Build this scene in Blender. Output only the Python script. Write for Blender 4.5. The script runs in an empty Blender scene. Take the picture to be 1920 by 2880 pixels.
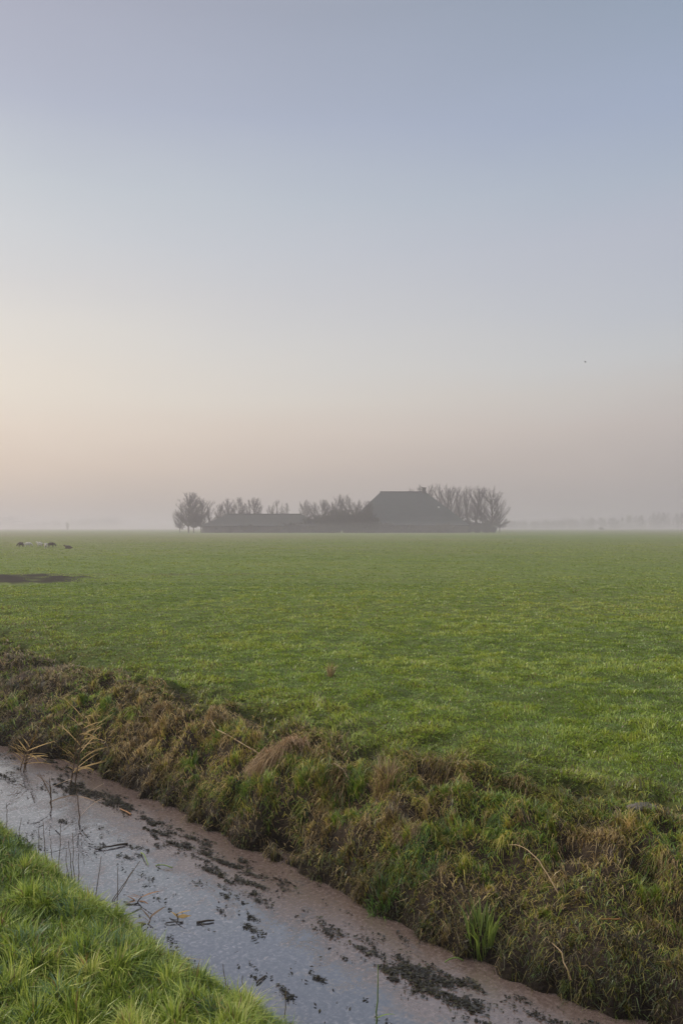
# Misty polder meadow with a ditch in front and a farmstead between bare trees
import bpy, math, random
import numpy as np
from mathutils import Vector, Matrix, Quaternion

SC = bpy.context.scene
COL = SC.collection
rng = np.random.default_rng(11)
random.seed(11)
R = math.radians

# ------------------------------------------------------------------ frame
TH = R(42.1)                                   # ditch runs 42 degrees left of the view
NX, NY = math.cos(TH), math.sin(TH)            # across the ditch
DX, DY = -math.sin(TH), math.cos(TH)           # along the ditch
EYE = 1.8
F = 1829.0                                     # focal length in 1568-wide units
HOR = 1212.0
WATER_Z = -0.64


def uv(x, y):
    return x * DX + y * DY, x * NX + y * NY


def xy(u, v):
    return u * DX + v * NX, u * DY + v * NY


# ------------------------------------------------------------------ noise
def _hash(ix, iy, seed):
    h = (ix.astype(np.int64) * 374761393 + iy.astype(np.int64) * 668265263 + seed * 144269504) & 0xFFFFFFFF
    h = ((h ^ (h >> 13)) * 1274126177) & 0xFFFFFFFF
    h = h ^ (h >> 16)
    return (h & 0xFFFFFF) / float(0xFFFFFF) * 2 - 1


def vnoise(x, y, seed=0):
    fx, fy = np.floor(x), np.floor(y)
    tx, ty = x - fx, y - fy
    tx = tx * tx * tx * (tx * (tx * 6 - 15) + 10)
    ty = ty * ty * ty * (ty * (ty * 6 - 15) + 10)
    ix, iy = fx.astype(np.int64), fy.astype(np.int64)
    a, b = _hash(ix, iy, seed), _hash(ix + 1, iy, seed)
    c, d = _hash(ix, iy + 1, seed), _hash(ix + 1, iy + 1, seed)
    return (a + (b - a) * tx) * (1 - ty) + (c + (d - c) * tx) * ty


def fbm(x, y, scale, octaves=3, seed=0):
    x = np.asarray(x, float) / scale
    y = np.asarray(y, float) / scale
    s, amp, tot = 0, 1.0, 0.0
    for k in range(octaves):
        s = s + amp * vnoise(x * 0.8 - y * 0.6 + 17.3 * k, x * 0.6 + y * 0.8 - 9.1 * k, seed + k * 31)
        tot += amp
        amp *= 0.55
        x, y = x * 2.03, y * 2.03
    return s / tot * 1.5


def sstep(a, b, x):
    t = np.clip((x - a) / (b - a), 0, 1)
    return t * t * (3 - 2 * t)


# ------------------------------------------------------------------ terrain
def v_water(u):
    return (3.53 + 0.045 * fbm(u, u * 0 + 3.3, 0.55, 3, 5) + 0.055 * fbm(u, u * 0, 0.17, 3, 8) + 0.02 * fbm(u, u * 0 + 1.1, 0.05, 2, 9)
            + 0.16 * sstep(2.5, 1.9, u) - 0.42 * sstep(7.6, 9.2, u))


def v_top(u):
    return 4.38 + 0.72 * sstep(5.2, 1.9, u) + 0.16 * fbm(u, u * 0 + 7.7, 0.8, 3, 15) - 0.12 * sstep(8, 11, u)


def mud_mask(x, y):
    e = ((x + 15.4) / 5.4) ** 2 + ((y - 27.6) / 3.1) ** 2
    e = e + 0.8 * fbm(x, y * 2, 1.2, 4, 77)
    return sstep(1.5, 0.7, e)


def track_mask(x, y):
    c = 30.6 + 0.25 * fbm(x, y * 0, 4.0, 2, 71) + 0.02 * (x + 8)
    m = np.exp(-((y - c) / 0.55) ** 2) * sstep(2.5, -6, x) * sstep(-30, -16, x)
    return m * np.clip(0.6 + 0.7 * fbm(x, y, 1.5, 2, 72), 0, 1)


def _uv_of(px, py, z):
    Y = (EYE - z) * F / (py - HOR)
    return uv((px - 784) / F * Y, Y)


POCKETS = [(*_uv_of(px, py, -0.10), ru, rv, dp) for px, py, ru, rv, dp in
           ((640, 1785, 0.26, 0.08, 0.13), (1010, 1752, 0.14, 0.06, 0.10), (985, 1842, 0.16, 0.09, 0.15), (1125, 1795, 0.13, 0.06, 0.12), (1185, 1832, 0.15, 0.06, 0.14),
            (1290, 1828, 0.18, 0.06, 0.13), (1390, 1860, 0.12, 0.05, 0.11), (1085, 1855, 0.14, 0.06, 0.12), (1470, 1960, 0.12, 0.07, 0.13), (820, 1745, 0.16, 0.06, 0.10),
            (470, 1690, 0.2, 0.08, 0.09), (760, 1820, 0.12, 0.07, 0.10), (1320, 1920, 0.16, 0.06, 0.10), (1540, 1895, 0.12, 0.05, 0.10))]


def pockets(u, v):
    m = 0
    for pu, pv, ru, rv, dp in POCKETS:
        m = np.maximum(m, dp * np.exp(-((u - pu) / ru) ** 2 - ((v - pv) / rv) ** 2))
    return m


def holes(u, v):
    x, y = xy(u, v)
    lip = np.exp(-((v - v_top(u) - 0.12) / 0.55) ** 2)
    h = np.maximum(sstep(0.34, 0.68, fbm(x, y, 0.42, 2, 41)), sstep(0.38, 0.66, fbm(u * 0.8, v * 1.7, 0.26, 2, 47)))
    return np.maximum(lip * h, np.clip(pockets(u, v) * 8, 0, 1))


def height(u, v):
    u = np.asarray(u, float)
    v = np.asarray(v, float)
    x, y = xy(u, v)
    dist = np.sqrt(x * x + y * y)
    fade = 1 / (1 + (dist / 60) ** 2)
    vw, vt = v_water(u), v_top(u)
    # near bank
    t = np.clip((v - 1.38 - 0.08 * sstep(3.4, 2.0, u)) / 1.22, 0, 1)
    near = 0.12 - 0.95 * (t * t * (3 - 2 * t)) + 0.035 * fbm(x, y, 0.45, 3, 21) * (1 - 0.5 * t)
    # far bank
    t = np.clip((v - vw) / np.maximum(vt - vw, 0.1), 0, 1)
    prof = 0.19 * sstep(0.0, 0.08, t) + 0.81 * (1 - (1 - t) ** 1.35)
    far = -0.74 + 0.74 * prof
    bankw = np.exp(-((v - (vw + vt) / 2) / 0.55) ** 2)
    far = far + bankw * (0.05 * fbm(x, y, 0.38, 3, 33) + 0.035 * fbm(x, y, 0.11, 2, 35))
    # slump pockets, hoof holes and trampled terraces along the lip
    lip = np.exp(-((v - vt - 0.12) / 0.62) ** 2)
    ter = fbm(u, v * 2.6, 0.55, 3, 45)
    far = far + bankw * 0.075 * ter + lip * 0.05 * ter
    far = far - 0.10 * holes(u, v) - pockets(u, v)
    fld = sstep(vt - 0.2, vt + 0.5, v)
    far = far + fld * fade * (0.030 * fbm(x, y, 0.55, 3, 51) + 0.02 * fbm(x, y, 2.6, 2, 52))
    far = far + fld * np.clip(dist / 400, 0, 1) * 0.25 * fbm(x, y, 60, 2, 53) * sstep(260, 200, dist)
    far = far + 0.03 * mud_mask(x, y)
    bed = -0.86
    z = np.where(v < 2.7, np.maximum(near, bed), np.where(v < vw, bed, far))
    return z


def z_at(x, y):
    u, v = uv(np.asarray(x, float), np.asarray(y, float))
    return height(u, v)


def hit(px, py, floor=None):
    """Ground point seen at a place of the photograph (1568 wide), by walking along the view ray."""
    dx, dz = (px - 784) / F, -(py - HOR) / F
    Y = np.arange(1.5, 60, 0.004)
    zz = EYE + dz * Y
    g = z_at(dx * Y, Y)
    g = np.maximum(g, WATER_Z if floor is None else floor)
    k = np.argmax(zz <= g)
    return np.array([dx * Y[k], Y[k], g[k]])


# ------------------------------------------------------------------ materials
def new_mat(name):
    m = bpy.data.materials.new(name)
    m.use_nodes = True
    nt = m.node_tree
    nt.nodes.clear()
    out = nt.nodes.new('ShaderNodeOutputMaterial')
    return m, nt, out


def nd(nt, t, **kw):
    n = nt.nodes.new(t)
    for k, v in kw.items():
        if k == 'ins':
            for i, val in v.items():
                n.inputs[i].default_value = val
        else:
            setattr(n, k, v)
    return n


def lk(nt, a, b):
    nt.links.new(a, b)


def ramp(nt, stops, interp='LINEAR'):
    n = nt.nodes.new('ShaderNodeValToRGB')
    cr = n.color_ramp
    cr.interpolation = interp
    while len(cr.elements) < len(stops):
        cr.elements.new(0.5)
    for e, (p, c) in zip(cr.elements, stops):
        e.position = p
        e.color = (*c, 1) if len(c) == 3 else c
    return n


def lin(r, g, b):
    return tuple(((c / 255) / 12.92 if c / 255 <= 0.04045 else ((c / 255 + 0.055) / 1.055) ** 2.4) for c in (r, g, b))


def grass_mat(name, trans=0.35):
    m, nt, out = new_mat(name)
    at = nd(nt, 'ShaderNodeAttribute', attribute_name='Col')
    df = nd(nt, 'ShaderNodeBsdfDiffuse')
    tr = nd(nt, 'ShaderNodeBsdfTranslucent')
    gl = nd(nt, 'ShaderNodeBsdfGlossy', ins={'Roughness': 0.45, 'Color': (0.9, 0.95, 1, 1)})
    mx = nd(nt, 'ShaderNodeMixShader', ins={0: trans})
    m2 = nd(nt, 'ShaderNodeMixShader', ins={0: 0.045})
    lk(nt, at.outputs['Color'], df.inputs['Color'])
    lk(nt, at.outputs['Color'], tr.inputs['Color'])
    lk(nt, df.outputs[0], mx.inputs[1])
    lk(nt, tr.outputs[0], mx.inputs[2])
    lk(nt, mx.outputs[0], m2.inputs[1])
    lk(nt, gl.outputs[0], m2.inputs[2])
    lk(nt, m2.outputs[0], out.inputs['Surface'])
    return m


def noisy_mat(name, c1, c2, scale=4.0, rough=0.9, bump=0.0, stretch=(1, 1, 1), detail=5, bdist=0.02):
    m, nt, out = new_mat(name)
    tc = nd(nt, 'ShaderNodeTexCoord')
    mp = nd(nt, 'ShaderNodeMapping')
    mp.inputs['Scale'].default_value = stretch
    ns = nd(nt, 'ShaderNodeTexNoise', ins={'Scale': scale, 'Detail': detail, 'Roughness': 0.6})
    rp = ramp(nt, [(0.3, c1), (0.7, c2)])
    bs = nd(nt, 'ShaderNodeBsdfPrincipled', ins={'Roughness': rough})
    lk(nt, tc.outputs['Object'], mp.inputs[0])
    lk(nt, mp.outputs[0], ns.inputs['Vector'])
    lk(nt, ns.outputs['Fac'], rp.inputs[0])
    lk(nt, rp.outputs[0], bs.inputs['Base Color'])
    if bump:
        bp = nd(nt, 'ShaderNodeBump', ins={'Strength': bump, 'Distance': bdist})
        lk(nt, ns.outputs['Fac'], bp.inputs['Height'])
        lk(nt, bp.outputs[0], bs.inputs['Normal'])
    lk(nt, bs.outputs[0], out.inputs['Surface'])
    return m


M_GRASS = grass_mat('grass_blades', 0.35)
M_DEAD = grass_mat('dry_stems', 0.15)
M_BARK = noisy_mat('bark', (0.045, 0.036, 0.03), (0.10, 0.08, 0.066), 3)
M_TWIG = noisy_mat('twigs', (0.05, 0.038, 0.034), (0.10, 0.075, 0.066), 2)
M_SHRUB = noisy_mat('shrub_twigs', (0.035, 0.034, 0.026), (0.085, 0.075, 0.055), 1.2)
M_ROOF = noisy_mat('roof_tiles', (0.020, 0.026, 0.027), (0.040, 0.048, 0.047), 0.5, 0.85, 0.4, (1, 1, 6), bdist=0.05)
M_ROOF2 = noisy_mat('barn_roof_sheets', (0.026, 0.028, 0.026), (0.055, 0.055, 0.048), 0.5, 0.85, 0.3, (6, 1, 1), bdist=0.05)
M_BRICK = noisy_mat('brick', (0.055, 0.048, 0.042), (0.095, 0.080, 0.070), 6, 0.9, 0.2)
M_WHITE = noisy_mat('white_paint', (0.6, 0.6, 0.58), (0.75, 0.75, 0.72), 3, 0.6)
M_DOOR = noisy_mat('green_boards', (0.02, 0.035, 0.025), (0.035, 0.05, 0.035), 4, 0.6, 0, (8, 1, 1))
M_GLASS = noisy_mat('dark_glass', (0.02, 0.022, 0.025), (0.03, 0.033, 0.036), 1, 0.08)


# ------------------------------------------------------------------ mesh helpers
def tag(o, label=None, cat=None, group=None, kind=None):
    if label:
        o['label'] = label
    if cat:
        o['category'] = cat
    if group:
        o['group'] = group
    if kind:
        o['kind'] = kind
    return o


def link(name, me, mat=None, parent=None):
    o = bpy.data.objects.new(name, me)
    COL.objects.link(o)
    if mat is not None and not me.materials:
        me.materials.append(mat)
    if parent is not None:
        o.parent = parent
    return o


def empty(name, loc):
    o = bpy.data.objects.new(name, None)
    o.empty_display_size = 0.3
    COL.objects.link(o)
    o.location = loc
    return o


def np_mesh(name, V, counts, loops, smooth=False, col=None):
    me = bpy.data.meshes.new(name)
    V = np.asarray(V, np.float32)
    counts = np.asarray(counts, np.int32)
    loops = np.asarray(loops, np.int32)
    me.vertices.add(len(V))
    me.vertices.foreach_set('co', V.ravel())
    me.loops.add(len(loops))
    me.loops.foreach_set('vertex_index', loops)
    me.polygons.add(len(counts))
    st = np.zeros(len(counts), np.int32)
    st[1:] = np.cumsum(counts)[:-1]
    me.polygons.foreach_set('loop_start', st)
    me.polygons.foreach_set('loop_total', counts)
    if smooth:
        me.polygons.foreach_set('use_smooth', np.ones(len(counts), bool))
    if col is not None:
        a = me.attributes.new('Col', 'FLOAT_COLOR', 'POINT')
        c4 = np.ones((len(V), 4), np.float32)
        c4[:, :3] = col
        a.data.foreach_set('color', c4.ravel())
    me.update(calc_edges=True)
    me.validate()
    return me


def blade_mesh(name, P, mid, tip, w, az, col):
    """Grass blades: root P, offsets to a middle and a tip, width w, width direction az."""
    N = len(P)
    wv = np.stack([np.cos(az) * w / 2, np.sin(az) * w / 2, np.zeros(N)], 1)
    V = np.empty((N, 5, 3))
    V[:, 0] = P - wv
    V[:, 1] = P + wv
    V[:, 2] = P + mid - wv * 0.75
    V[:, 3] = P + mid + wv * 0.75
    V[:, 4] = P + tip
    base = (np.arange(N) * 5)[:, None]
    lo = (base + np.array([0, 1, 3, 2, 2, 3, 4])[None]).ravel()
    ct = np.tile([4, 3], N)
    return np_mesh(name, V.reshape(-1, 3), ct, lo, True, np.repeat(col, 5, axis=0))


def make_blades(P, h, w, lean_az, lean, col, name, tz=None):
    N = len(P)
    L = (lean * h)[:, None] * np.stack([np.cos(lean_az), np.sin(lean_az), np.zeros(N)], 1)
    if tz is None:
        tz = np.sqrt(np.clip(1 - 0.8 * lean ** 2, 0.05, 1))
    mid = 0.35 * L
    mid[:, 2] = h * (0.30 + 0.30 * tz)
    tip = L.copy()
    tip[:, 2] = h * tz
    return blade_mesh(name, P, mid, tip, w, rng.uniform(0, math.pi * 2, N), col)


def pick(cols, weights_or_t):
    cols = np.array(cols)
    t = np.clip(weights_or_t, 0, 0.9999) * (len(cols) - 1)
    i = t.astype(int)
    f = (t - i)[:, None]
    return cols[i] * (1 - f) + cols[i + 1] * f


class Tubes:
    def __init__(s):
        s.seg = []

    def add(s, p0, p1, r0, r1):
        s.seg.append((*p0, *p1, r0, r1))

    def line(s, pts, r0, r1):
        n = len(pts) - 1
        for k in range(n):
            s.add(pts[k], pts[k + 1], r0 + (r1 - r0) * k / n, r0 + (r1 - r0) * (k + 1) / n)

    def mesh(s, name, sides=4, smooth=True):
        A = np.array(s.seg)
        p0, p1, r0, r1 = A[:, :3], A[:, 3:6], A[:, 6], A[:, 7]
        d = p1 - p0
        d /= np.linalg.norm(d, axis=1, keepdims=True) + 1e-9
        ref = np.where(np.abs(d[:, 2:3]) > 0.9, np.array([[1.0, 0, 0]]), np.array([[0, 0, 1.0]]))
        a = np.cross(d, ref)
        a /= np.linalg.norm(a, axis=1, keepdims=True) + 1e-9
        b = np.cross(d, a)
        N = len(A)
        V = np.empty((N, 2 * sides, 3))
        for k in range(sides):
            ang = 2 * math.pi * k / sides
            o = a * math.cos(ang) + b * math.sin(ang)
            V[:, k] = p0 + o * r0[:, None]
            V[:, sides + k] = p1 + o * r1[:, None]
        q = []
        for k in range(sides):
            k2 = (k + 1) % sides
            q += [k, k2, sides + k2, sides + k]
        lo = ((np.arange(N) * 2 * sides)[:, None] + np.array(q)[None]).ravel()
        return np_mesh(name, V.reshape(-1, 3), np.full(N * sides, 4), lo, smooth)


class MB:
    """Collects boxes and polygons into one mesh."""
    def __init__(s):
        s.v, s.f = [], []

    def box(s, x0, x1, y0, y1, z0, z1):
        b = len(s.v)
        s.v += [(x0, y0, z0), (x1, y0, z0), (x1, y1, z0), (x0, y1, z0), (x0, y0, z1), (x1, y0, z1), (x1, y1, z1), (x0, y1, z1)]
        s.f += [tuple(b + i for i in q) for q in ((0, 3, 2, 1), (4, 5, 6, 7), (0, 1, 5, 4), (1, 2, 6, 5), (2, 3, 7, 6), (3, 0, 4, 7))]
        return s

    def poly(s, pts):
        b = len(s.v)
        s.v += pts
        s.f.append(tuple(range(b, b + len(pts))))
        return s

    def build(s, name, mat, parent=None, loc=(0, 0, 0)):
        me = bpy.data.meshes.new(name)
        me.from_pydata(s.v, [], s.f)
        me.update()
        o = link(name, me, mat, parent)
        o.location = loc
        return o


# ------------------------------------------------------------------ ground sheet
def spaced(dense0, dense1, step, lo, hi, g_lo=1.09, g_hi=1.045):
    a = list(np.arange(dense0, dense1 + 1e-6, step))
    s, x = step, a[-1]
    while x < hi:
        s *= g_hi
        x += s
        a.append(x)
    s, x, pre = step, a[0], []
    while x > lo:
        s *= g_lo
        x -= s
        pre.append(x)
    return np.array(pre[::-1] + a)


def build_ground():
    U = spaced(0.4, 13, 0.045, -2500, 2500)
    Vv = spaced(0.2, 6.6, 0.032, -2500, 2500)
    uu, vv = np.meshgrid(U, Vv, indexing='ij')
    z = height(uu, vv)
    x, y = xy(uu, vv)
    nu, nv = uu.shape
    P = np.stack([x, y, z], -1).reshape(-1, 3)
    i = np.arange(nu - 1)[:, None] * nv + np.arange(nv - 1)[None]
    q = np.stack([i, i + nv, i + nv + 1, i + 1], -1).reshape(-1, 4)
    # soil: 1 = bare earth, 0 = pasture
    vw, vt = v_water(uu), v_top(uu)
    soil = sstep(vt + 0.5, vt - 0.1, vv) * sstep(1.5, 1.9, vv)
    soil = np.maximum(soil, holes(uu, vv))
    soil = np.maximum(soil, mud_mask(x, y))
    soil = np.maximum(soil, 0.55 * track_mask(x, y))
    wet = sstep(WATER_Z + 0.22, WATER_Z + 0.05, z)
    wet = np.maximum(wet, 0.75 * mud_mask(x, y))
    near = sstep(34, 75, y) * sstep(6, -22, x) * sstep(280, 200, y)
    me = np_mesh('ground', P, np.full(len(q), 4), q.ravel(), True,
                 np.stack([soil.ravel(), wet.ravel(), near.ravel()], 1))
    m, nt, out = new_mat('pasture_ground')
    tc = nd(nt, 'ShaderNodeTexCoord')
    at = nd(nt, 'ShaderNodeAttribute', attribute_name='Col')
    sp = nd(nt, 'ShaderNodeSeparateColor')
    lk(nt, at.outputs['Color'], sp.inputs[0])

    def noise(scale, detail=4, rough=0.6, dist=0.0):
        n = nd(nt, 'ShaderNodeTexNoise', ins={'Scale': scale, 'Detail': detail, 'Roughness': rough, 'Distortion': dist})
        lk(nt, tc.outputs['Object'], n.inputs['Vector'])
        return n
    big, mid, fine, patch = noise(0.045, 3), noise(0.5, 5, 0.65), noise(5.0, 6, 0.7), noise(0.012, 3)
    g1 = ramp(nt, [(0.30, (0.085, 0.126, 0.028)), (0.5, (0.125, 0.170, 0.038)), (0.72, (0.180, 0.200, 0.056))])
    mixf = nd(nt, 'ShaderNodeMath', operation='MULTIPLY_ADD', ins={1: 0.55})
    lk(nt, mid.outputs['Fac'], mixf.inputs[0])
    m2 = nd(nt, 'ShaderNodeMath', operation='MULTIPLY', ins={1: 0.45})
    lk(nt, big.outputs['Fac'], m2.inputs[0])
    lk(nt, m2.outputs[0], mixf.inputs[2])
    lk(nt, mixf.outputs[0], g1.inputs[0])
    # drier brown pasture in large patches
    dry = ramp(nt, [(0.42, (0, 0, 0)), (0.62, (1, 1, 1))])
    lk(nt, patch.outputs['Fac'], dry.inputs[0])
    mxd = nd(nt, 'ShaderNodeMix', data_type='RGBA')
    mxd.inputs[7].default_value = (0.165, 0.158, 0.068, 1)
    dm = nd(nt, 'ShaderNodeMath', operation='MULTIPLY', ins={1: 0.55})
    lk(nt, dry.outputs[0], dm.inputs[0])
    dmx = nd(nt, 'ShaderNodeMath', operation='MULTIPLY_ADD', use_clamp=True, ins={1: 0.4})
    lk(nt, sp.outputs[2], dmx.inputs[0])
    lk(nt, dm.outputs[0], dmx.inputs[2])
    lk(nt, dmx.outputs[0], mxd.inputs[0])
    lk(nt, g1.outputs[0], mxd.inputs[6])
    # tussocky fine grain
    fg = ramp(nt, [(0.34, (0.55, 0.55, 0.55)), (0.62, (1.15, 1.15, 1.15))])
    lk(nt, fine.outputs['Fac'], fg.inputs[0])
    mul = nd(nt, 'ShaderNodeMix', data_type='RGBA', blend_type='MULTIPLY')
    mul.inputs[0].default_value = 1
    lk(nt, mxd.outputs[2], mul.inputs[6])
    lk(nt, fg.outputs[0], mul.inputs[7])
    # thin turf: near the ditch and under the long grass the soil shows between the blades
    geo = nd(nt, 'ShaderNodeNewGeometry')
    ln = nd(nt, 'ShaderNodeVectorMath', operation='LENGTH')
    lk(nt, geo.outputs['Position'], ln.inputs[0])
    turf = nd(nt, 'ShaderNodeMapRange', ins={1: 9, 2: 34, 3: 0.42, 4: 1.0})
    lk(nt, ln.outputs['Value'], turf.inputs[0])
    tm = nd(nt, 'ShaderNodeMix', data_type='RGBA')
    tm.inputs[6].default_value = (0.052, 0.060, 0.017, 1)
    lk(nt, turf.outputs[0], tm.inputs[0])
    lk(nt, mul.outputs[2], tm.inputs[7])
    soilr = ramp(nt, [(0.3, (0.016, 0.012, 0.009)), (0.55, (0.036, 0.027, 0.020)), (0.75, (0.085, 0.065, 0.047))])
    lk(nt, fine.outputs['Fac'], soilr.inputs[0])
    mxs = nd(nt, 'ShaderNodeMix', data_type='RGBA')
    lk(nt, sp.outputs[0], mxs.inputs[0])
    lk(nt, tm.outputs[2], mxs.inputs[6])
    lk(nt, soilr.outputs[0], mxs.inputs[7])
    mxw = nd(nt, 'ShaderNodeMix', data_type='RGBA')
    mxw.inputs[7].default_value = (0.016, 0.012, 0.009, 1)
    lk(nt, sp.outputs[1], mxw.inputs[0])
    lk(nt, mxs.outputs[2], mxw.inputs[6])
    bs = nd(nt, 'ShaderNodeBsdfPrincipled', ins={'Roughness': 0.95})
    bs.inputs['Specular IOR Level'].default_value = 0.15
    bp = nd(nt, 'ShaderNodeBump', ins={'Strength': 0.8, 'Distance': 0.05})
    lk(nt, fine.outputs['Fac'], bp.inputs['Height'])
    lk(nt, bp.outputs[0], bs.inputs['Normal'])
    lk(nt, mxw.outputs[2], bs.inputs['Base Color'])
    lk(nt, bs.outputs[0], out.inputs['Surface'])
    tag(link('ground', me, m), 'flat green pasture with a ditch cut through it', 'ground', kind='structure')


build_ground()


# ------------------------------------------------------------------ water
def build_water():
    v0, v1, u0, u1 = 1.9, 5.2, -40.0, 60.0
    me = bpy.data.meshes.new('water')
    me.from_pydata([(v0, u0, 0), (v1, u0, 0), (v1, u1, 0), (v0, u1, 0)], [], [(0, 1, 2, 3)])
    m, nt, out = new_mat('ditch_water')
    tc = nd(nt, 'ShaderNodeTexCoord')
    sx = nd(nt, 'ShaderNodeSeparateXYZ')
    lk(nt, tc.outputs['Object'], sx.inputs[0])

    def noise(scale, detail=4, rough=0.6, dist=0.0, st=None):
        n = nd(nt, 'ShaderNodeTexNoise', ins={'Scale': scale, 'Detail': detail, 'Roughness': rough, 'Distortion': dist})
        if st:
            mp = nd(nt, 'ShaderNodeMapping')
            mp.inputs['Scale'].default_value = st
            lk(nt, tc.outputs['Object'], mp.inputs[0])
            lk(nt, mp.outputs[0], n.inputs['Vector'])
        else:
            lk(nt, tc.outputs['Object'], n.inputs['Vector'])
        return n

    def math_(op, a, b, c=None):
        n = nd(nt, 'ShaderNodeMath', operation=op)
        for i, val in enumerate((a, b, c)):
            if val is None:
                continue
            if isinstance(val, (int, float)):
                n.inputs[i].default_value = val
            else:
                lk(nt, val, n.inputs[i])
        return n.outputs[0]
    nb, nm, nf = noise(0.9, 4, 0.6, 0.6), noise(4.5, 6, 0.68, 0.5), noise(38, 5, 0.75)
    # duckweed film: thick along the far side, broken towards the near side
    side = nd(nt, 'ShaderNodeMapRange', interpolation_type='SMOOTHSTEP', ins={1: 2.70, 2: 3.40, 3: -0.035, 4: 0.15})
    lk(nt, sx.outputs[0], side.inputs[0])
    s = math_('ADD', math_('MULTIPLY', nb.outputs['Fac'], 0.28), math_('MULTIPLY', nm.outputs['Fac'], 0.40))
    s = math_('ADD', s, math_('MULTIPLY', nf.outputs['Fac'], 0.32))
    s = math_('ADD', s, side.outputs[0])
    film = nd(nt, 'ShaderNodeMapRange', interpolation_type='SMOOTHSTEP', ins={1: 0.475, 2: 0.61, 3: 0.0, 4: 0.92})
    lk(nt, s, film.inputs[0])
    fcol = ramp(nt, [(0.30, (0.075, 0.052, 0.043)), (0.5, (0.130, 0.092, 0.078)), (0.70, (0.19, 0.145, 0.13))])
    lk(nt, nf.outputs['Fac'], fcol.inputs[0])
    # pale scum specks over the open part, with sky reflection painted into their colour
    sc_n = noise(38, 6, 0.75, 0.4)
    scum_sheen = nd(nt, 'ShaderNodeMapRange', interpolation_type='SMOOTHSTEP', ins={1: 0.45, 2: 0.66, 3: 0.0, 4: 0.85})
    lk(nt, sc_n.outputs['Fac'], scum_sheen.inputs[0])
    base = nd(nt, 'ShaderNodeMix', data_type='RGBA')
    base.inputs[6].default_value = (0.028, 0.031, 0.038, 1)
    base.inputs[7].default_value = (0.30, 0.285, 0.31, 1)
    along = nd(nt, 'ShaderNodeMapRange', ins={1: 3.2, 2: 7.0, 3: 0.9, 4: 2.9})  # paler up the ditch, where the painted sky reflection is strongest
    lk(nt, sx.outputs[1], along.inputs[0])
    sb_ = math_('MULTIPLY', scum_sheen.outputs[0], math_('MULTIPLY', nm.outputs['Fac'], along.outputs[0]))
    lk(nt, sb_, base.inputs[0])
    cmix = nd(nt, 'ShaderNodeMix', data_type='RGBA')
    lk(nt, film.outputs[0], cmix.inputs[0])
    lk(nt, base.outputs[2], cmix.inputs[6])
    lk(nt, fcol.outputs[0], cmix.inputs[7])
    rough = nd(nt, 'ShaderNodeMapRange', ins={1: 0, 2: 1, 3: 0.025, 4: 0.19})
    lk(nt, film.outputs[0], rough.inputs[0])
    spec = nd(nt, 'ShaderNodeMapRange', ins={1: 0, 2: 1, 3: 0.85, 4: 0.55})
    lk(nt, film.outputs[0], spec.inputs[0])
    bs = nd(nt, 'ShaderNodeBsdfPrincipled')
    bs.inputs['IOR'].default_value = 2.6
    bp = nd(nt, 'ShaderNodeBump', ins={'Strength': 0.25, 'Distance': 0.006})
    hsum = math_('ADD', math_('MULTIPLY', nm.outputs['Fac'], 0.3), math_('MULTIPLY', nf.outputs['Fac'], film.outputs[0]))
    lk(nt, hsum, bp.inputs['Height'])
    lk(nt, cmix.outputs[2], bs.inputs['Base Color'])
    lk(nt, rough.outputs[0], bs.inputs['Roughness'])
    lk(nt, spec.outputs[0], bs.inputs['Specular IOR Level'])
    lk(nt, bp.outputs[0], bs.inputs['Normal'])
    lk(nt, bs.outputs[0], out.inputs['Surface'])
    o = link('water', me, m)
    o.location = (0, 0, WATER_Z)
    o.rotation_euler = (0, 0, TH)
    tag(o, 'still ditch water with a pinkish film of duckweed', 'water', kind='structure')


build_water()


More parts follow.
